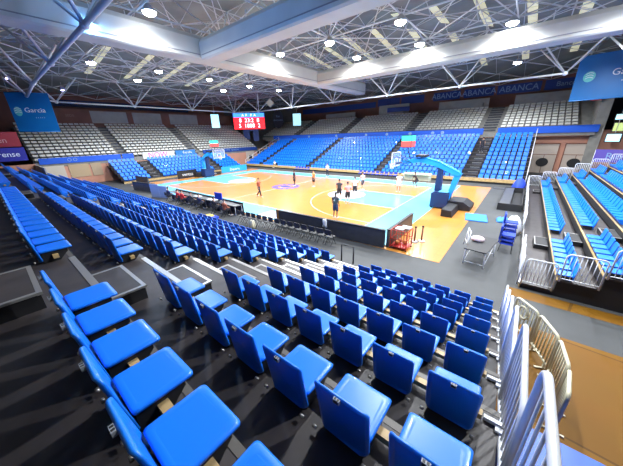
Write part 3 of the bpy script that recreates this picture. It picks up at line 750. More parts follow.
m = MB(); m.box(-1.6, -.2, .1, .5, -2.2, -.4); m.box(.6, 1.9, .1, .6, -2.6, -.2); m.box(-1.6, 1.9, .2, .4, -.4, 0); m.build('small_panel', M_NAVY, o)
for (x, y, z, w, h, rz, lb) in ((-27.6, 9.5, 7.5, 1.5, 2.4, 1.3, 'small pale cyan lit screen hanging over the left end grey seats'), (-22.9, 28.2, 7.9, 1.9, 2.6, .5, 'small cyan lit screen hanging over the far left grey seats')):
    o = thing('screen', lb, 'screen', (x, y, z), rz)
    m = MB(); m.box(-w/2-.05, w/2+.05, 0, .12, -.05, h+.05); m.build('casing', M_BLACK, o)
    m = MB(); m.box(-w/2, w/2, -.02, 0, 0, h); m.build('display', M_CYAN, o)
    m = MB(); m.tube((0, .06, h), (0, .06, 12.9-z), .03); m.build('hanger', M_STEEL, o)
o = thing('round_sign', 'dark oval hanging sign with faint writing right of the scoreboard', 'sign', (-29, 28, 7.6), .6)
m = MB(); m.prism([(1.35*math.cos(t*math.pi/16), 2.0+2.0*math.sin(t*math.pi/16)) for t in range(32)], 'y', 0, .2); m.build('disc', mat('dark_navy_disc', (.012, .016, .04), .5), o)
text('lettering', 'Rio', .7, (0, -.02, 2.7), FAR, M_TEXTDIM, o); text('lettering', 'BREOGAN', .5, (0, -.02, 1.8), FAR, M_TEXTDIM, o)
m = MB(); m.tube((0, .1, 4.0), (0, .1, 5.4), .03); m.build('hanger', M_STEEL, o)
o = thing('speaker_box', 'small pale diamond-tilted box hanging above the scoreboard', 'loudspeaker', (-20, 17.3, 11.7), .7)
m = MB(); m.prism([(-.8, 0), (0, -.75), (.8, 0), (0, .75)], 'y', -.4, .4); m.build('cabinet', mat('cream_box', (.7, .65, .5), .5), o)
m = MB(); m.tube((0, 0, .7), (0, 0, 1.35), .03); m.build('hanger', M_STEEL, o)
# right-hand dark recess with lit screens and signs
for (x, y, z, w, h, mt, lb, rz) in ((28.0, 22.0, 3.95, 1.1, .75, M_CYAN, 'bright white-cyan screen at far right above the purple banner', -.5), (28.4, 22.2, 5.0, 1.3, .8, mat('yellow_screen', (.5, .6, .2), .5, emit=.5), 'yellowish lit screen at far right, above the white one', -.5), (28.4, 21.8, 6.15, 1.6, .5, M_CYAN, 'narrow cyan lit strip at far right under the blue banner', -.5)):
    o = thing('screen', lb, 'screen', (x, y, z), rz)
    m = MB(); m.box(-w/2-.08, w/2+.08, 0, .1, -.08, h+.08); m.build('casing', M_BLACK, o)
    m = MB(); m.box(-w/2, w/2, -.02, 0, 0, h); m.build('display', mt, o)
    m = MB(); m.tube((0, .06, h), (0, .06, 12.9-z), .03); m.build('hanger', M_STEEL, o)
o = thing('wall_sign', 'small red sign on the concrete pillar at right', 'sign', (26.0, 24.3, 8.3), -.2)
m = MB(); m.box(-.45, .45, 0, .25, 0, 1.4); m.build('board', M_RED, o); m = MB(); m.box(-.2, .2, -.02, 0, .3, .9); m.build('symbol', mat('pink_symbol', (.6, .35, .35), .5), o)
o = thing('sponsor_panel', 'purple banner with white letters above the top rows of right-hand stand', 'banner', (27.6, 15.4, 2.3), -.35)
m = MB(); m.box(-1.5, 2.3, 0, .05, 0, 1.15); m.build('sheet', mat('purple_vinyl', (.10, .07, .38), .5), o); text('lettering', 'Rio', .8, (-.2, -.02, .55), FAR, M_TEXTDIM, o)
m = MB(); m.tube((-1.5, .03, -2.3), (-1.5, .03, 1.1), .03); m.tube((2.3, .03, -2.3), (2.3, .03, 1.1), .03); m.build('post', M_STEEL, o)

# ------------------------------------------------------------------ baskets
def basket(s, label):
    """portable goal; built facing -X for s=1, authored with board at x=12.8"""
    o = thing('basketball_hoop', label, 'basketball hoop', (s*16.3, 0, Z1), 0 if s > 0 else math.pi)
    L = lambda x: x-16.3
    m = MB(); m.box(L(16.05), L(17.2), -.75, .75, .12, 1.15); m.box(L(16.15), L(17.1), -.65, .65, 1.15, 1.22); b = m.build('base', M_PAD, o)
    m = MB(); m.box(L(16.5), L(17.15), -.62, .62, 1.22, 1.27); m.build('base_top', M_LBLUE, o)
    m = MB(); m.prism([(L(17.22), .02), (L(18.7), .02), (L(18.7), .3), (L(18.2), .62), (L(17.22), .62)], 'y', -.45, 1.3); m.build('ballast', M_BLACK, o)
    m = MB(); m.prism([(L(17.3), .0), (L(18.0), .0), (L(17.9), .44), (L(17.3), .5)], 'y', -2.65, -.46); w_ = m.build('side_pad', M_BLACK, o)
    text('lettering', 'Rio', .34, (L(17.29), -1.6, .24), (math.pi/2, 0, -math.pi/2), M_TEXT, w_)
    for xx in (16.15, 17.1):
        for yy in (-.6, .6):
            m = MB(); m.tube((L(xx), yy-.05, .09), (L(xx), yy+.05, .09), .09, n=12); m.build('wheel', M_RUBBER, o)
    m = MB(); m.prism([(L(16.1), 1.22), (L(16.55), 1.22), (L(16.45), 2.95), (L(16.15), 2.95)], 'y', -.22, .22); m.build('mast', M_PAD, o)
    # padded arm
    for yy in (-.26, .14):
        m = MB(); m.prism([(L(13.5), 3.1), (L(14.9), 3.28), (L(16.0), 3.02), (L(17.5), 2.4), (L(17.75), 2.55), (L(16.2), 3.32), (L(15.0), 3.62), (L(13.5), 3.36)], 'y', yy, yy+.12); m.build('arm', M_ARM, o)
    m = MB(); m.prism([(L(14.6), 3.5), (L(15.1), 3.58), (L(16.2), 3.28), (L(17.6), 2.6), (L(17.6), 2.68), (L(16.2), 3.36), (L(15.1), 3.66), (L(14.6), 3.58)], 'y', -.26, .26); m.build('arm_cover', M_ARM, o)
    m = MB(); m.box(L(14.5), L(15.25), -.5, .5, 3.67, 3.82); m.build('camera_bar', M_BLACK, o)
    m = MB(); m.prism([(L(17.3), 2.5), (L(17.75), 2.55), (L(17.2), .6), (L(16.95), .6)], 'y', -.2, .2); m.build('back_brace', M_ARM, o)
    m = MB()
    for yy in (-.5, .5): m.tube((L(14.2), yy*.5, 3.2), (L(12.95), yy, 3.75), .03); m.tube((L(14.0), yy*.4, 3.2), (L(12.95), yy, 3.1), .03)
    m.tube((L(13.6), 0, 3.2), (L(12.9), 0, 3.15), .06); m.build('board_stay', M_PAD, o)
    m = MB(); m.box(L(12.83), L(12.86), -.9, .9, 2.9, 3.95); g = m.build('backboard', M_GLASS, o)
    m = MB()
    for a in ((-.92, -.86, 2.88, 3.97), (.86, .92, 2.88, 3.97), (-.92, .92, 2.85, 2.92), (-.92, .92, 3.93, 3.99), (-.3, -.25, 3.05, 3.5), (.25, .3, 3.05, 3.5), (-.3, .3, 3.45, 3.5), (-.3, .3, 3.03, 3.08)): m.box(L(12.81), L(12.87), a[0], a[1], a[2], a[3])
    m.build('board_frame', M_WHITE, g)
    m = MB(); m.path([(L(12.58)-.03+.23*math.cos(t*math.pi/10)-.0, .23*math.sin(t*math.pi/10), 3.05) for t in range(21)], .011, 6); m.box(L(12.75), L(12.83), -.08, .08, 3.0, 3.08); m.build('rim', mat('orange_rim', (.8, .12, .02), .4), o)
    m = MB()
    for t in range(12):
        a = t*math.pi/6; b_ = a+math.pi/6
        m.tube((L(12.55)+.22*math.cos(a), .22*math.sin(a), 3.04), (L(12.55)+.12*math.cos(b_), .12*math.sin(b_), 2.65), .006, n=4)
        m.tube((L(12.55)+.22*math.cos(b_), .22*math.sin(b_), 3.04), (L(12.55)+.12*math.cos(a), .12*math.sin(a), 2.65), .006, n=4)
    m.build('net', M_WHITE, o)
    # clock on top of the arm
    m = MB(); m.tube((L(14.0), 0, 3.45), (L(13.7), 0, 4.4), .035); m.box(L(13.32), L(14.08), -.42, .42, 4.35, 5.25); m.build('clock_box', M_BLACK, o)
    for sgn, xx in ((-1, 13.305), (1, 14.085)):
        for (y_, yy_) in ((0, 0),):
            m = MB(); m.box(L(xx), L(xx)+.01, -.42, .42, 4.82, 5.2); m.build('green_clock', M_CLKG, o)
            m = MB(); m.box(L(xx), L(xx)+.01, -.42, .42, 4.4, 4.8); m.build('red_clock', M_CLKR, o)
    for sy in (-1, 1):
        yv = sorted((sy*.421, sy*.435))
        m = MB(); m.box(L(13.34), L(14.06), yv[0], yv[1], 4.82, 5.2); m.build('green_clock', M_CLKG, o)
        m = MB(); m.box(L(13.34), L(14.06), yv[0], yv[1], 4.4, 4.8); m.build('red_clock', M_CLKR, o)
    return o
basket(1, 'near right basketball goal with sky-blue padded arm and navy base')
basket(-1, 'distant left basketball goal with navy base in front of the end stand')

# ------------------------------------------------------------------ boards round the court
def adboard(x0, y0, x1, y1, h, label, mt=None, frame=True, name='court_board', txt=None, tm=None):
    d = Vector((x1-x0, y1-y0)); L = d.length; rz = math.atan2(d.y, d.x)
    o = thing(name, label, 'board', ((x0+x1)/2, (y0+y1)/2, .012), rz)
    m = MB(); m.box(-L/2, L/2, -.06, .06, .03, h); m.build('panel', mt or M_DGREY, o)
    m = MB(); m.box(-L/2, L/2, -.08, .08, h, h+.06); m.build('top_pad', M_BLACK if mt is None else mt, o)
    for s in (-.45, 0, .45):
        m = MB(); m.box(L*s-.03, L*s+.03, .06, .35, .0, .04); m.box(L*s-.03, L*s+.03, .06, .09, .04, h*.8); m.build('foot', M_BLACK, o)
    if txt: text('lettering', txt, h*.6, (0, -.07, h*.5), FAR, tm or M_TEXT, o)
    return o
adboard(9.35, -10.15, 12.9, -9.97, .92, 'dark grey courtside board left of the towel-draped joint, near sideline')
adboard(12.95, -9.97, 16.4, -9.8, .92, 'dark grey courtside board nearest the red ball cart, along sideline')
adboard(16.5, -9.7, 16.5, -6.2, .92, 'dark grey courtside board turned square behind the baseline by the red cart')
m = MB(); m.box(9.1, 9.34, -10.2, -10.05, .0, 1.0); o = m.build('floor_box', mat('orange_box', (.5, .2, .05), .5)); tag(o, 'small orange-brown post at the left end of the grey courtside boards', 'post')
o.location = (0, 0, .012)
m = MB(); rings = []
for k, (t, w) in enumerate(((.0, .10), (.12, .13), (.3, .11), (.45, .16))): rings.append([(a*w, b*.09, 1.04-t) for a, b in ((-1, -1), (0, -1.3), (1, -1), (1, 1), (0, 1.3), (-1, 1))])
m.loft(rings, 0, True); o = m.build('towel', M_WHITE); o.location = (12.92, -10.02, -.06); tag(o, 'white towel hung over the joint of two grey courtside boards', 'towel')
adboard(-19.5, -8.9, -16.2, -8.6, 1.0, 'dark grey board at far left corner of the court, farther of two')
adboard(-14.4, -10.9, -10.0, -10.2, .95, 'dark grey board at near left corner of the court, closer of two')
adboard(-18.3, -2.3-1.6, -18.3, -.9, 1.1, 'black board with white letters beside the left basket base', M_BLACK, name='court_board', txt='ventas')
adboard(-17.9, 3.2, -17.9, 8.3, .95, 'light blue advertising board with white letters behind the left baseline', mat('azure_vinyl', (.02, .35, .75), .45), txt='Deporte')
# ------------------------------------------------------------------ scorers' tables
def table(name, label, loc, rz, L, D, H, topm, legm, cloth=None):
    o = thing(name, label, 'table', loc, rz)
    m = MB(); m.box(-L/2, L/2, -D/2, D/2, H-.04, H); m.build('tabletop', topm, o)
    for a in (-1, 1):
        for b in (-1, 1):
            m = MB(); m.tube((a*(L/2-.1), b*(D/2-.06), 0), (a*(L/2-.1), b*(D/2-.06), H-.04), .018); m.build('leg', legm, o)
    if cloth:
        m = MB(); m.box(-L/2, L/2, D/2+.01, D/2+.05, 0.0, H+.12); m.build('front_panel', cloth, o)
    return o
tx = [-4.4+2.15*i for i in range(5)]
TN = ['farthest left', 'second from left', 'middle one', 'second from right', 'nearest, at the right end']
for i, x in enumerate(tx):
    table('scorers_table', "black fronted scorers' table by the near sideline, %s" % TN[i], (x, -10.3, .0), 0, 2.13, .7, .75, M_DGREY, M_STEEL, M_BLACK)['group'] = "scorers' tables"
o = thing('monitor', 'blue-backed monitor standing on the scorers table', 'monitor', (2.6, -10.25, .75), .1)
m = MB(); m.box(-.42, .42, -.04, .04, .12, .66); m.build('screen_back', M_BLUECLOTH, o); m = MB(); m.box(-.15, .15, -.12, .12, 0, .02); m.box(-.04, .04, -.03, .03, .02, .12); m.build('foot', M_BLACK, o)
m = MB(); m.box(-.5, .5, -.25, .25, 0, .03); o = m.build('paper_stack', M_WHITE); o.location = (1.7, -10.3, .75); tag(o, 'white sheets lying on the scorers table left of the monitor', 'paper')
m = MB(); m.box(-.4, .4, -.2, .2, 0, .04); o = m.build('paper_stack', M_WHITE); o.location = (-.6, -10.3, .75); tag(o, 'white sheets lying on the middle scorers table', 'paper')

# ------------------------------------------------------------------ chairs
def chair_proto(m_, label):
    o = thing('folding_chair', label, 'chair')
    m = MB(); m.box(-.2, .2, -.2, .2, .43, .46); m.build('seat', m_, o)
    m = MB(); m.box(-.2, .2, -.23, -.20, .58, .86); m.build('backrest', m_, o)
    for a in (-1, 1):
        m = MB(); m.tube((a*.2, .2, 0), (a*.2, -.215, .86), .012, n=6); m.build('leg', M_BLACK, o)
        m = MB(); m.tube((a*.18, -.22, 0), (a*.18, .18, .45), .012, n=6); m.build('leg', M_BLACK, o)
    return o
cp = chair_proto(M_BLACK, None)
for i in range(15):
    o = cp if i == 0 else copy_tree(cp)
    o.location = (6.6+i*.52, -11.15+i*.018, 0); o.rotation_euler = (0, 0, random.uniform(-.05, .05))
    tag(o, 'black folding chair in the row behind the grey boards, %s from the left' % ORD[i+1] if i < 14 else 'black folding chair at the right end of the row behind the grey boards', 'chair', 'black chairs behind the courtside boards')
cb = chair_proto(M_BLUECLOTH, None)
for i in range(9):
    o = cb if i == 0 else copy_tree(cb)
    o.location = (3.7+i*.62, 10.95, 0); o.rotation_euler = (0, 0, math.pi)
    tag(o, 'royal blue bench chair on the far sideline behind the basket, %s from the left' % ORD[i+1], 'chair', 'blue chairs of the right far bench')
for i in range(5):
    o = copy_tree(cb); o.location = (-8.2+i*.62, 10.95, 0)
    tag(o, 'royal blue bench chair on far sideline near the centre, %s from the left' % ORD[i+1], 'chair', 'blue chairs of the left far bench')
table('bench_table', 'long beige table on the far sideline right of the blue chairs', (11.3, 10.95, 0), 0, 3.2, .6, .8, M_CREAM, M_STEEL, M_CREAM)

# ------------------------------------------------------------------ things behind the right baseline
o = thing('ball_cart', 'red framed ball cart holding white bundles behind the corner board', 'cart', (17.02, -9.25, .0), 0)
m = MB()
for a in (-.4, .4):
    for b in (-.38, .38): m.tube((a, b, .08), (a, b, 1.0), .022)
for z in (.15, .55, 1.0):
    for a in (-.4, .4): m.tube((a, -.38, z), (a, .38, z), .018)
    for b in (-.38, .38): m.tube((-.4, b, z), (.4, b, z), .018)
for k in range(1, 6): m.tube((-.4+.8*k/6, -.38, .15), (-.4+.8*k/6, -.38, 1.0), .010, n=6); m.tube((-.4+.8*k/6, .38, .15), (-.4+.8*k/6, .38, 1.0), .010, n=6)
m.build('frame', M_RED, o)
m = MB(); m.box(-.38, .38, -.36, .36, .15, .18); m.build('shelf', M_RED, o)
for a in (-.4, .4):
    for b in (-.38, .38):
        m = MB(); m.tube((a, b-.02, .04), (a, b+.02, .04), .04, n=10); m.build('wheel', M_RUBBER, o)
for i, (x, y, z) in enumerate(((-.15, -.1, .32), (.16, .12, .32), (-.12, .2, .33))):
    m = MB(); m.sphere((0, 0, 0), .12); b = m.build('basketball', mat('ball_orange', (.6, .22, .06), .6)); b.location = (17.02+x, -9.25+y, z-.02); tag(b, 'orange basketball inside the red cart, %s' % ['nearest the boards', 'nearest the court', 'at the back'][i], 'ball', 'balls in the red cart')
m = MB(); m.box(-.3, .1, -.3, .1, .0, .03); m.box(-.1, .34, -.1, .3, .03, .06); b = m.build('folded_towel', M_WHITE); b.location = (17.05, -9.2, 1.02); tag(b, 'white folded towels on top of the red cart', 'towel')
for i, (x, y) in enumerate(((17.35, -8.15), (17.62, -7.85))):
    o = thing('barrier_post', 'short dark post on round grey foot on parquet, %s of two' % ['left', 'right'][i], 'post', (x, y, Z1-.002))
    m = MB(); m.tube((0, 0, 0), (0, 0, .05), .2, .17, n=20); m.build('foot', M_NOSE, o)
    m = MB(); m.tube((0, 0, .05), (0, 0, .8), .04); m.build('pole', mat('brown_post', (.16, .06, .03), .5), o)
    m = MB(); m.tube((0, 0, .8), (0, 0, .86), .055); m.build('cap', M_BLACK, o)
m = MB(); m.loft([[(x, y, z) for x, y in rrect(.62+k, .85+k, .05)] for z, k in ((0, 0), (.05, 0), (.06, -.02))], 0); o = m.build('floor_mat', M_MAT); o.location = (19.28, -1.8, .012); o.rotation_euler = (0, 0, .15); tag(o, 'light blue square mat lying beside the right goal ballast', 'mat')
o = thing('trestle_table', 'black topped trestle table with white frame on the grey floor, right', 'table', (20.3, -8.55, 0), math.radians(-8))
m = MB(); m.box(-.40, .42, -1.0, 1.0, .74, .78); m.build('tabletop', M_BLACK, o)
for yy in (-.8, .8):
    for xx in (-.35, .35):
        m = MB(); m.tube((xx*1.1, yy, 0), (xx, yy, .74), .022); m.build('leg', M_WHITE, o)
    m = MB(); m.tube((-.38, yy, .12), (.38, yy, .12), .016); m.build('crossbar', M_WHITE, o)
for xx in (-.38, .38):
    m = MB(); m.tube((xx, -.8, .1), (xx*.95, .8, .7), .014); m.build('brace', M_WHITE, o)
m = MB()
for i, (x, y, z, r) in enumerate(((0, 0, .1, .16), (.12, .1, .09, .13), (-.1, .08, .08, .12), (.02, -.13, .08, .12))): pass
rings = [[((r+.02*math.sin(5*t)) * math.cos(t), .75*(r+.025*math.cos(4*t))*math.sin(t), z) for t in [i*2*math.pi/20 for i in range(20)]] for r, z in ((.22, 0), (.27, .06), (.24, .14), (.16, .2), (.05, .22))]
m.loft(rings, 0, True); b = m.build('cloth_bundle', mat('pinkish_cloth', (.75, .6, .6), .8)); b.location = (20.1, -8.3, .78); tag(b, 'crumpled pale pink and white bundle on the trestle table', 'cloth')
o = thing('ladder_frame', 'folded white trestle legs leaning at the far left of the black table', 'trestle', (19.55, -7.3, 0), .3)
m = MB(); m.tube((0, -.35, 0), (.1, -.3, .9), .018); m.tube((0, .35, 0), (.1, .3, .9), .018); m.tube((.1, -.3, .9), (.1, .3, .9), .018); m.tube((.03, -.33, .3), (.03, .33, .3), .014); m.tube((.03, -.33, .3), (.1, .3, .88), .012); m.build('frame', M_WHITE, o)
# open black crates and blue piles
o = thing('equipment_bin', 'large open black bin behind the right stand guard, half empty', 'bin', (20.85, 4.9, 0), 0)
m = MB(); m.box(-.7, .7, -3.6, 3.6, 0, .06); m.box(-.7, -.64, -3.6, 3.6, .06, .5); m.box(.64, .7, -3.6, 3.6, .06, .5); m.box(-.64, .64, -3.6, -3.54, .06, .5); m.box(-.64, .64, 3.54, 3.6, .06, .5); m.build('tub', M_BLACK, o)
m = MB(); m.box(-.64, .0, -3.5, 3.5, .42, .46); m.build('lid', M_DGREY, o)
o = m = MB(); m.box(-.5, .5, -.5, .5, 0, .04); o = m.build('floor_mat', M_DGREY); o.location = (19.7, 10.3, 0); tag(o, 'thin dark grey mat on the floor beyond the open black bin', 'mat')
def cloth_pile(loc, w, d, h, label, mt, name='cloth_pile', seed=1):
    R = random.Random(seed); rings = []; n = 22
    ph = [R.uniform(0, 6) for _ in range(4)]
    for k, t in enumerate((0, .25, .5, .75, .92, 1)):
        sc = 1-.55*t**3; ring = []
        for i in range(n):
            a = i*2*math.pi/n; q = 1+.10*math.sin(3*a+ph[0]+t*2)+.08*math.sin(7*a+ph[1]+t*4)
            ring.append((w*sc*q*math.cos(a), d*sc*q*math.sin(a), h*t+(.05*math.sin(4*a+ph[2]) if 0 < t else 0)))
        rings.append(ring)
    m = MB(); m.loft(rings, 0, True); o = m.build(name, mt); o.location = loc; tag(o, label, 'cloth'); return o
cloth_pile((21.1, 10.3, 0), .5, .8, 1.0, 'royal blue heap of cloth at the far end of the black bin', M_BLUECLOTH, seed=2)
cloth_pile((20.75, -1.6, 0), .4, .5, .2, 'small bright blue folded mat pile beside the clear bag', M_MAT, seed=3)
cloth_pile((21.25, -3.9, 0), .36, .45, .95, 'milky transparent plastic bag standing against the right stand', M_CLEAR, 'plastic_bag', 4)
for i in range(4):
    o = thing('stacked_chair', 'royal blue plastic chair in the stack near the clear bag, %s' % ['bottom one', 'second from bottom', 'third from bottom', 'top one'][i], 'chair', (21.15, -5.5, .22*i if i else 0), -1.5, 'stack of blue chairs')
    m = MB(); m.box(-.27, .27, -.25, .25, .40, .45); m.build('seat', M_BLUECLOTH, o); m = MB(); m.box(-.27, .27, -.33, -.27, .46, .85); m.build('backrest', M_BLUECLOTH, o)
    for a in (-1, 1):
        for b in (-1, 1):
            m = MB(); m.tube((a*.25, b*.26, .0 if i == 0 else .2), (a*.22, b*.2, .40), .012, n=6); m.build('leg', M_BLACK, o)
for i in range(3):
    o = thing('stacked_chair', 'royal blue plastic chair in the nearer stack beside the guard, %s' % ['bottom one', 'middle one', 'top one'][i], 'chair', (21.15, -6.8, .2*i), -1.6, 'second stack of blue chairs')
    m = MB(); m.box(-.27, .27, -.25, .25, .40, .45); m.build('seat', M_BLUECLOTH, o); m = MB(); m.box(-.27, .27, -.33, -.27, .46, .85); m.build('backrest', M_BLUECLOTH, o)
    for a in (-1, 1):
        for b in (-1, 1):
            m = MB(); m.tube((a*.25, b*.26, .0 if i == 0 else .2), (a*.22, b*.2, .40), .012, n=6); m.build('leg', M_BLACK, o)
o = thing('handrail', 'small black square handrail frame at the front of the near stand', 'handrail', (15.68, -12.15, 0), .1)
m = MB(); m.path([(-.29, 0, .0), (-.29, 0, .8), (.29, 0, .8), (.29, 0, 0)], .04, 6); m.build('frame', M_BLACK, o)
# cream crowd barriers and blue panel at the right foot of the stand
pts = [(21.62, -12.95), (22.10, -13.55), (22.42, -14.35), (22.50, -15.25), (22.42, -16.05), (22.26, -16.2)]
CN = ['farthest, with a round badge', 'second from the far end', 'third from the far end', 'second from the camera', 'nearest the camera']
for i in range(4):
    (x0, y0), (x1, y1) = pts[i], pts[i+1]; d = Vector((x1-x0, y1-y0)); L = d.length-.05; rz = math.atan2(d.y, d.x)
    o = thing('crowd_barrier', 'cream barred crowd barrier on the worn wooden floor, %s' % CN[i], 'barrier', (x0, y0, 0), rz, 'cream crowd barriers')
    m = MB(); r = .1; h = 1.05
    P = [(.02, 0, .1), (.02, 0, h-r)]+[(.02+r-r*math.cos(a), 0, h-r+r*math.sin(a)) for a in (.5, 1.0, 1.57)]+[(L-r, 0, h)]+[(L-r+r*math.sin(a), 0, h-r+r*math.cos(a)) for a in (.5, 1.0, 1.57)]+[(L, 0, .1)]
    m.path(P, .035, 8); m.tube((.02, 0, .18), (L, 0, .18), .03); m.build('frame', M_CREAM, o)
    for k in range(1, 7):
        m = MB(); m.tube((L*k/7, 0, .18), (L*k/7, 0, h), .016, n=6); m.build('bar', M_CREAM, o)
    for k in (.15, .85):
        m = MB(); m.box(L*k-.02, L*k+.02, -.18, .18, 0.0, .03); m.box(L*k-.02, L*k+.02, -.02, .02, .03, .18); m.build('foot', M_CREAM, o)
    if i == 0:
        m = MB(); m.path([(L*.5+.15*math.cos(t*math.pi/10), -.04, .78+.17*math.sin(t*math.pi/10)) for t in range(21)], .03, 6); m.build('round_badge', M_CREAM, o)
m = MB(); m.box(-1.1, 1.1, -1.4, 1.4, 0, .35); o = m.build('padded_block', mat('royal_blue_vinyl', (.012, .10, .55), .4)); o.location = (22.75, -17.77, 0); tag(o, 'royal blue padded block on the wooden floor below the railing', 'mat')

# ------------------------------------------------------------------ people
def person(label, x, y, rz, shirt, pants, skin=M_SKIN, h=1.88, pose='stand', hair=M_HAIR, sleeves=False, shorts=True, z=Z1, shoes=None, number=None):
    """one skinned body; clothing and hair are separate children. local +Y is forward"""
    o = thing('person', label, 'person', (x, y, z), rz)
    f = h/1.88
    sit = pose == 'sit'
    hz = 1.0 if not sit else .50
    sp = .0
    if pose == 'stand': legs = [((.10, 0, hz-.06), (.12, .02, .52), (.13, -.02, .09), (.13, .14, .04)), ((-.10, 0, hz-.06), (-.12, .02, .52), (-.13, -.02, .09), (-.13, .14, .04))]
    elif pose == 'walk': legs = [((.10, 0, hz-.06), (.11, .18, .54), (.11, .24, .09), (.11, .40, .05)), ((-.10, 0, hz-.06), (-.11, -.02, .52), (-.11, -.32, .14), (-.11, -.20, .05))]
    elif pose == 'crouch': hz = .72; legs = [((.12, -.1, hz-.05), (.26, .26, .50), (.26, .0, .09), (.26, .16, .04)), ((-.12, -.1, hz-.05), (-.26, .26, .50), (-.26, .0, .09), (-.26, .16, .04))]
    else: legs = [((.10, 0, hz), (.12, .42, .50), (.12, .42, .09), (.12, .58, .04)), ((-.10, 0, hz), (-.12, .42, .50), (-.12, .42, .09), (-.12, .58, .04))]
    lean = {'stand': .0, 'walk': .04, 'crouch': .28, 'sit': .06}[pose]; by = -.1 if pose == 'crouch' else 0
    sh = (0, by+lean, hz+.46); nk = (0, by+lean*1.05, hz+.56); hd = (0, by+lean*1.1+.02, hz+.66)
    chest = (0, by+lean*.7, hz+.28)
    arms = []
    for s in (1, -1):
        if pose == 'sit': arms.append(((s*.2, sh[1], sh[2]-.02), (s*.25, sh[1]+.06, hz+.18), (s*.16, sh[1]+.28, hz+.15)))
        elif pose == 'crouch': arms.append(((s*.2, sh[1], sh[2]-.02), (s*.27, sh[1]+.08, hz+.18), (s*.25, sh[1]+.22, hz-.04)))
        elif pose == 'walk': arms.append(((s*.2, sh[1], sh[2]-.02), (s*.24, sh[1]-.1*s, hz+.18), (s*.23, sh[1]+.08-.1*s, hz-.04)))
        else: arms.append(((s*.2, sh[1], sh[2]-.02), (s*.26, sh[1]-.03, hz+.18), (s*.24, sh[1]+.08, hz-.05)))
    V = []; E = []; R = []
    def av(p, r, par=None):
        V.append(tuple(c*f for c in p)); R.append(r*f if isinstance(r, (int, float)) else (r[0]*f, r[1]*f)); i = len(V)-1
        if par is not None: E.append((par, i))
        return i
    pel = av((0, by*.9, hz), (.135, .10)); ch = av(chest, (.15, .105), pel); shd = av(sh, (.11, .085), ch); n_ = av(nk, (.055, .055), shd); hd_ = av(hd, (.07, .08), n_); top = av((hd[0], hd[1], hd[2]+.13), (.072, .085), hd_)
    for (a, b, c, d) in legs:
        i = av(a, .092, pel); i = av(b, .058, i); i = av(c, .036, i); i = av(d, .032, i)
    for (a, b, c) in arms:
        i = av(a, .052, shd); i = av(b, .038, i); i = av(c, .026, i)
        # hand
        dv = (Vector(c)-Vector(b)).normalized(); i = av(tuple(Vector(c)+dv*.07), (.034, .018), i)
    me = bpy.data.meshes.new('body'); me.from_pydata(V, E, []); ob = bpy.data.objects.new('body', me); COL.objects.link(ob)
    md = ob.modifiers.new('skin', 'SKIN'); 
    if not me.skin_vertices: bpy.context.view_layer.update()
    sv = me.skin_vertices[0].data if me.skin_vertices else None
    if sv is None:
        me.attributes  # noqa
    for i, r in enumerate(R): sv[i].radius = (r, r) if isinstance(r, float) or isinstance(r, int) else r
    sv[0].use_root = True
    sb = ob.modifiers.new('sub', 'SUBSURF'); sb.levels = 1; sb.render_levels = 1
    dg = bpy.context.evaluated_depsgraph_get(); dg.update(); me2 = bpy.data.meshes.new_from_object(ob.evaluated_get(dg))
    bpy.data.objects.remove(ob)
    # fingers and face joined to the skinned figure
    mb = MB(); mb.v = [tuple(v.co) for v in me2.vertices]; mb.f = [tuple(p.vertices) for p in me2.polygons]; mb.mi = [0]*len(mb.f); mb.sm = [True]*len(mb.f)
    for (a, b, c) in arms:
        dv = (Vector(c)-Vector(b)).normalized(); base = (Vector(c)+dv*.06)*f; side = dv.cross(Vector((0, 1, 0))).normalized(); s = 1 if c[0] > 0 else -1
        for k, ln in enumerate((.068, .078, .073, .056)):
            p0 = base+side*(.026-.0175*k)*f; p1 = p0+dv*ln*.55*f+Vector((0, .006, 0)); p2 = p1+(dv+Vector((0, .5, 0))).normalized()*ln*.45*f
            mb.path([p0, p1, p2], [.0095, .0088, .0065], 6)
        p0 = base-dv*.02*f+Vector((0, .02, 0)); p1 = p0+(dv*.5+Vector((-s*.3, .7, 0))).normalized()*.04*f; mb.path([p0, p1, p1+dv*.025*f], [.011, .010, .008], 6)
    hc = Vector(hd)*f+Vector((0, 0, .06*f))
    mb.path([hc+Vector((0, .085, .02)), hc+Vector((0, .112, -.012))], [.009, .013], 6)
    for s in (-1, 1): mb.sphere((hc.x+s*.078, hc.y, hc.z-.0), .012, .02, .03, nu=6, nv=5)
    mb.build('body', skin, o)
    mm = MB()
    for s in (-1, 1): mm.sphere((hc.x+s*.03, hc.y+.086, hc.z+.02), .009, .006, .007, nu=6, nv=4)
    mm.box(hc.x-.022, hc.x+.022, hc.y+.083, hc.y+.09, hc.z-.045, hc.z-.038); mm.build('face_features', M_HAIR, o)
    # hair: cap above the brow
    mb = MB(); rings = []
    for t in range(0, 6):
        a = t/5*math.pi/2; ring = []
        for i in range(14):
            b = i*2*math.pi/14; fx = math.cos(b); fy = math.sin(b)
            zb = -.04 if fy < .3 else .055
            ring.append((hc.x+.088*f*math.cos(a)*fx, hc.y-.01+.102*f*math.cos(a)*fy, hc.z+.02+(zb*(1-t/5))+.098*f*math.sin(a)))
        rings.append(ring)
    rings[-1] = [(hc.x+.01*math.cos(i*2*math.pi/14), hc.y+.01*math.sin(i*2*math.pi/14), rings[-1][0][2]) for i in range(14)]
    mb.loft(rings, 0, True); mb.build('hair', hair, o)
    # shirt: lofted torso with sleeves
    mb = MB(); rings = []
    P = [((0, by*.9, hz-.04), .185, .135), ((0, by*.95+lean*.2, hz+.10), .17, .125), (chest, .185, .135), ((0, sh[1]*.97, sh[2]-.06), .205, .125), ((sh[0], sh[1], sh[2]+.02), .18, .10), ((nk[0], nk[1], nk[2]-.03), .085, .075)]
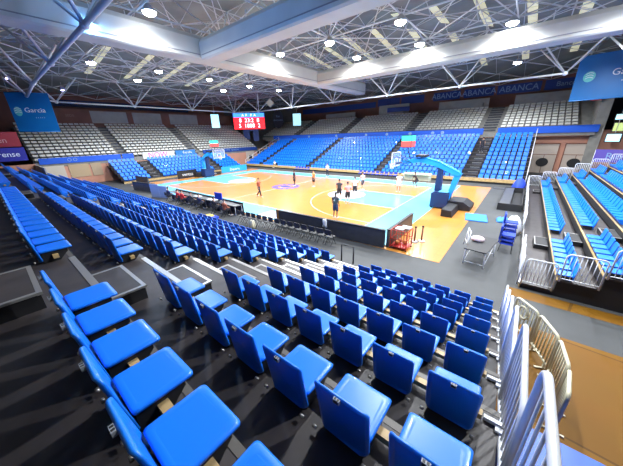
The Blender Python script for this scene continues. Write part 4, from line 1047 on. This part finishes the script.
    for (c, rx, ry) in P: rings.append([((c[0]+rx*math.cos(i*math.pi/8))*f, (c[1]+ry*math.sin(i*math.pi/8))*f, c[2]*f) for i in range(16)])
    mb.loft(rings, 0, True)
    for (a, b, c) in arms:
        A, B, Cc = Vector(a)*f, Vector(b)*f, Vector(c)*f
        if sleeves: mb.path([A+(A-B).normalized()*.03, (A+B)/2, B, Cc-(Cc-B)*.08], [.075, .06, .052, .04], 10)
        else: mb.path([A+(A-B).normalized()*.03, A+(B-A)*.45], [.075, .07], 10)
    mb.build('shirt', shirt, o)
    mb = MB()
    rings = [[((rx*math.cos(i*math.pi/8))*f, (by*.9+ry*math.sin(i*math.pi/8))*f, z_*f) for i in range(16)] for rx, ry, z_ in ((.16, .12, hz-.12), (.19, .14, hz-.06), (.178, .13, hz+.04))]
    mb.loft(rings, 0, True)
    for (a, b, c, d) in legs:
        A, B, Cc = Vector(a)*f, Vector(b)*f, Vector(c)*f
        if shorts: mb.path([A, A+(B-A)*.5, A+(B-A)*.93], [.112, .105, .10], 12)
        else: mb.path([A, (A+B)/2, B, (B+Cc)/2, Cc], [.112, .095, .078, .066, .055], 12)
    mb.build('shorts' if shorts else 'trousers', pants, o)
    for (a, b, c, d) in legs:
        Cc, D = Vector(c)*f, Vector(d)*f; mb = MB(); rings = []
        yy0 = Cc.y-.07; L_ = .29
        for t, w, hh in ((0, .03, .06), (.1, .042, .10), (.35, .044, .10), (.6, .05, .065), (.85, .045, .05), (1, .02, .03)):
            rings.append([(Cc.x+w*math.cos(i*math.pi/6), yy0+L_*t, max(Cc.z-.09*f, 0)+hh/2+hh/2*math.sin(i*math.pi/6)) for i in range(12)])
        mb.loft(rings, 0, True); mb.build('shoe', shoes or M_SHOE, o)
    if number:
        text('shirt_number', number, .24, (0, by+lean*.7-.15, (hz+.3)*f), FAR, M_TEXT, o, .003)
    return o
GR = mat('grey_kit', (.05, .055, .07), .8); DK = mat('dark_kit', (.02, .02, .03), .8); RD = mat('rust_shirt', (.28, .07, .04), .8); WT = mat('white_shirt', (.72, .74, .76), .8); PK = mat('pink_shirt', (.75, .42, .42), .8); RR = mat('bright_red_shirt', (.6, .03, .04), .8); OR = mat('orange_bib', (.7, .25, .08), .8); NB = mat('navy_kit', (.02, .03, .09), .8)
person('person in rust-red top and dark trousers walking alone on the parquet near centre', 1.6, -5.3, -1.2, RD, DK, pose='walk', shorts=False)
person('person in dark kit standing just beyond the centre circle', .6, .9, 2.6, DK, DK, M_SKIND)
person('person in orange bib and dark shorts standing right of the centre circle', 2.9, 1.6, 2.8, OR, DK)
person('person in white top and dark trousers standing on the far sideline', -.1, 8.5, 3.1, WT, DK, shorts=False)
person('person in dark grey kit at the left edge of the right free-throw circle', 8.8, -2.2, .3, GR, DK)
person('person in dark numbered kit seen from behind, nearest the grey boards', 11.6, -7.0, 0, GR, NB, M_SKIND, number='4')
person('person in pale bib and dark shorts at the near side of the right key', 10.2, -3.1, .8, PK, DK)
person('person in white top and dark shorts in the right free-throw circle', 9.4, -.5, 3.4, WT, DK)
person('person in pink and white top walking behind the free-throw circle', 8.5, 2.7, 1.2, PK, GR, pose='walk')
person('person in white kit standing beneath the right basket', 11.9, 3.7, 3.5, WT, WT)
person('person in dark kit crouching near the far right baseline', 12.5, 7.1, 2.4, DK, DK, M_SKIND, pose='crouch')
person('person in dark clothes climbing the stair of the far stand', 16.5, 18.95, 0, DK, DK, pose='stand', shorts=False, z=.35+.42*6)
person('person in white top sitting in the front row of the far stand, left end', -15.3, 12.95, math.pi, WT, DK, pose='sit', z=.35-.26)
for i, (x, sh_, lb) in enumerate(((-4.6, NB, 'person in navy top seated at scorers tables, leftmost'), (-2.7, RR, 'person in bright red top seated at scorers tables, left of the two in red'), (-1.9, RR, 'person in bright red top seated at scorers tables, right of the two in red'), (-.3, GR, 'person in grey top seated at the middle scorers table'), (1.0, NB, 'person in navy top seated just left of the monitor'), (3.2, DK, 'person in black top seated at the nearest scorers table'), (4.6, RD, 'person in rust top seated at the right end of scorers tables'))):
    person(lb, x, -11.15, 0, sh_, DK, pose='sit', shorts=False, z=.0, sleeves=True)
    c = copy_tree(cp); c.location = (x, -11.15, 0); tag(c, 'black chair under the '+lb.split(' seated')[0]+{-4.6: ', leftmost at the tables', -2.7: ', left of the two red', -1.9: ', right of the two red', 1.0: ', just left of the monitor'}.get(x, ' at the scorers tables'), 'chair', "chairs at the scorers' tables")
    c.location.z = 0
# bits behind the tables
m = MB(); m.loft([[(x, y, z) for x, y in rrect(.55+k, .35+k, .1)] for z, k in ((0, 0), (.18, .04), (.25, -.05))], 0, True); o = m.build('kit_bag', M_BLUECLOTH); o.location = (4.2, -12.1, 0); tag(o, 'blue kit bag with yellow top on the floor behind the scorers tables', 'bag')
m = MB(); m.loft([[(x, y, z) for x, y in rrect(.35+k, .2+k, .08)] for z, k in ((0, 0), (.05, -.02))], 0, True); p = m.build('top_flap', mat('yellow_flap', (.7, .5, .05), .6), o); p.location = (0, 0, .25)
cloth_pile((8.3, -11.6, 0), .28, .16, .5, 'cream jacket heaped at the left of the black chair row', M_CREAM, 'jacket', 5)
o = thing('white_panel', 'tall white folding panel standing at the left of the scorers tables', 'panel', (-6.9, -11.0, 0), .3)
m = MB(); m.box(-1.2, 0, -.03, .03, 0, 1.35); m.box(0.02, 1.1, -.03, .03, 0, 1.2); m.build('sheet', mat('pale_blue_sheet', (.5, .6, .75), .6), o)
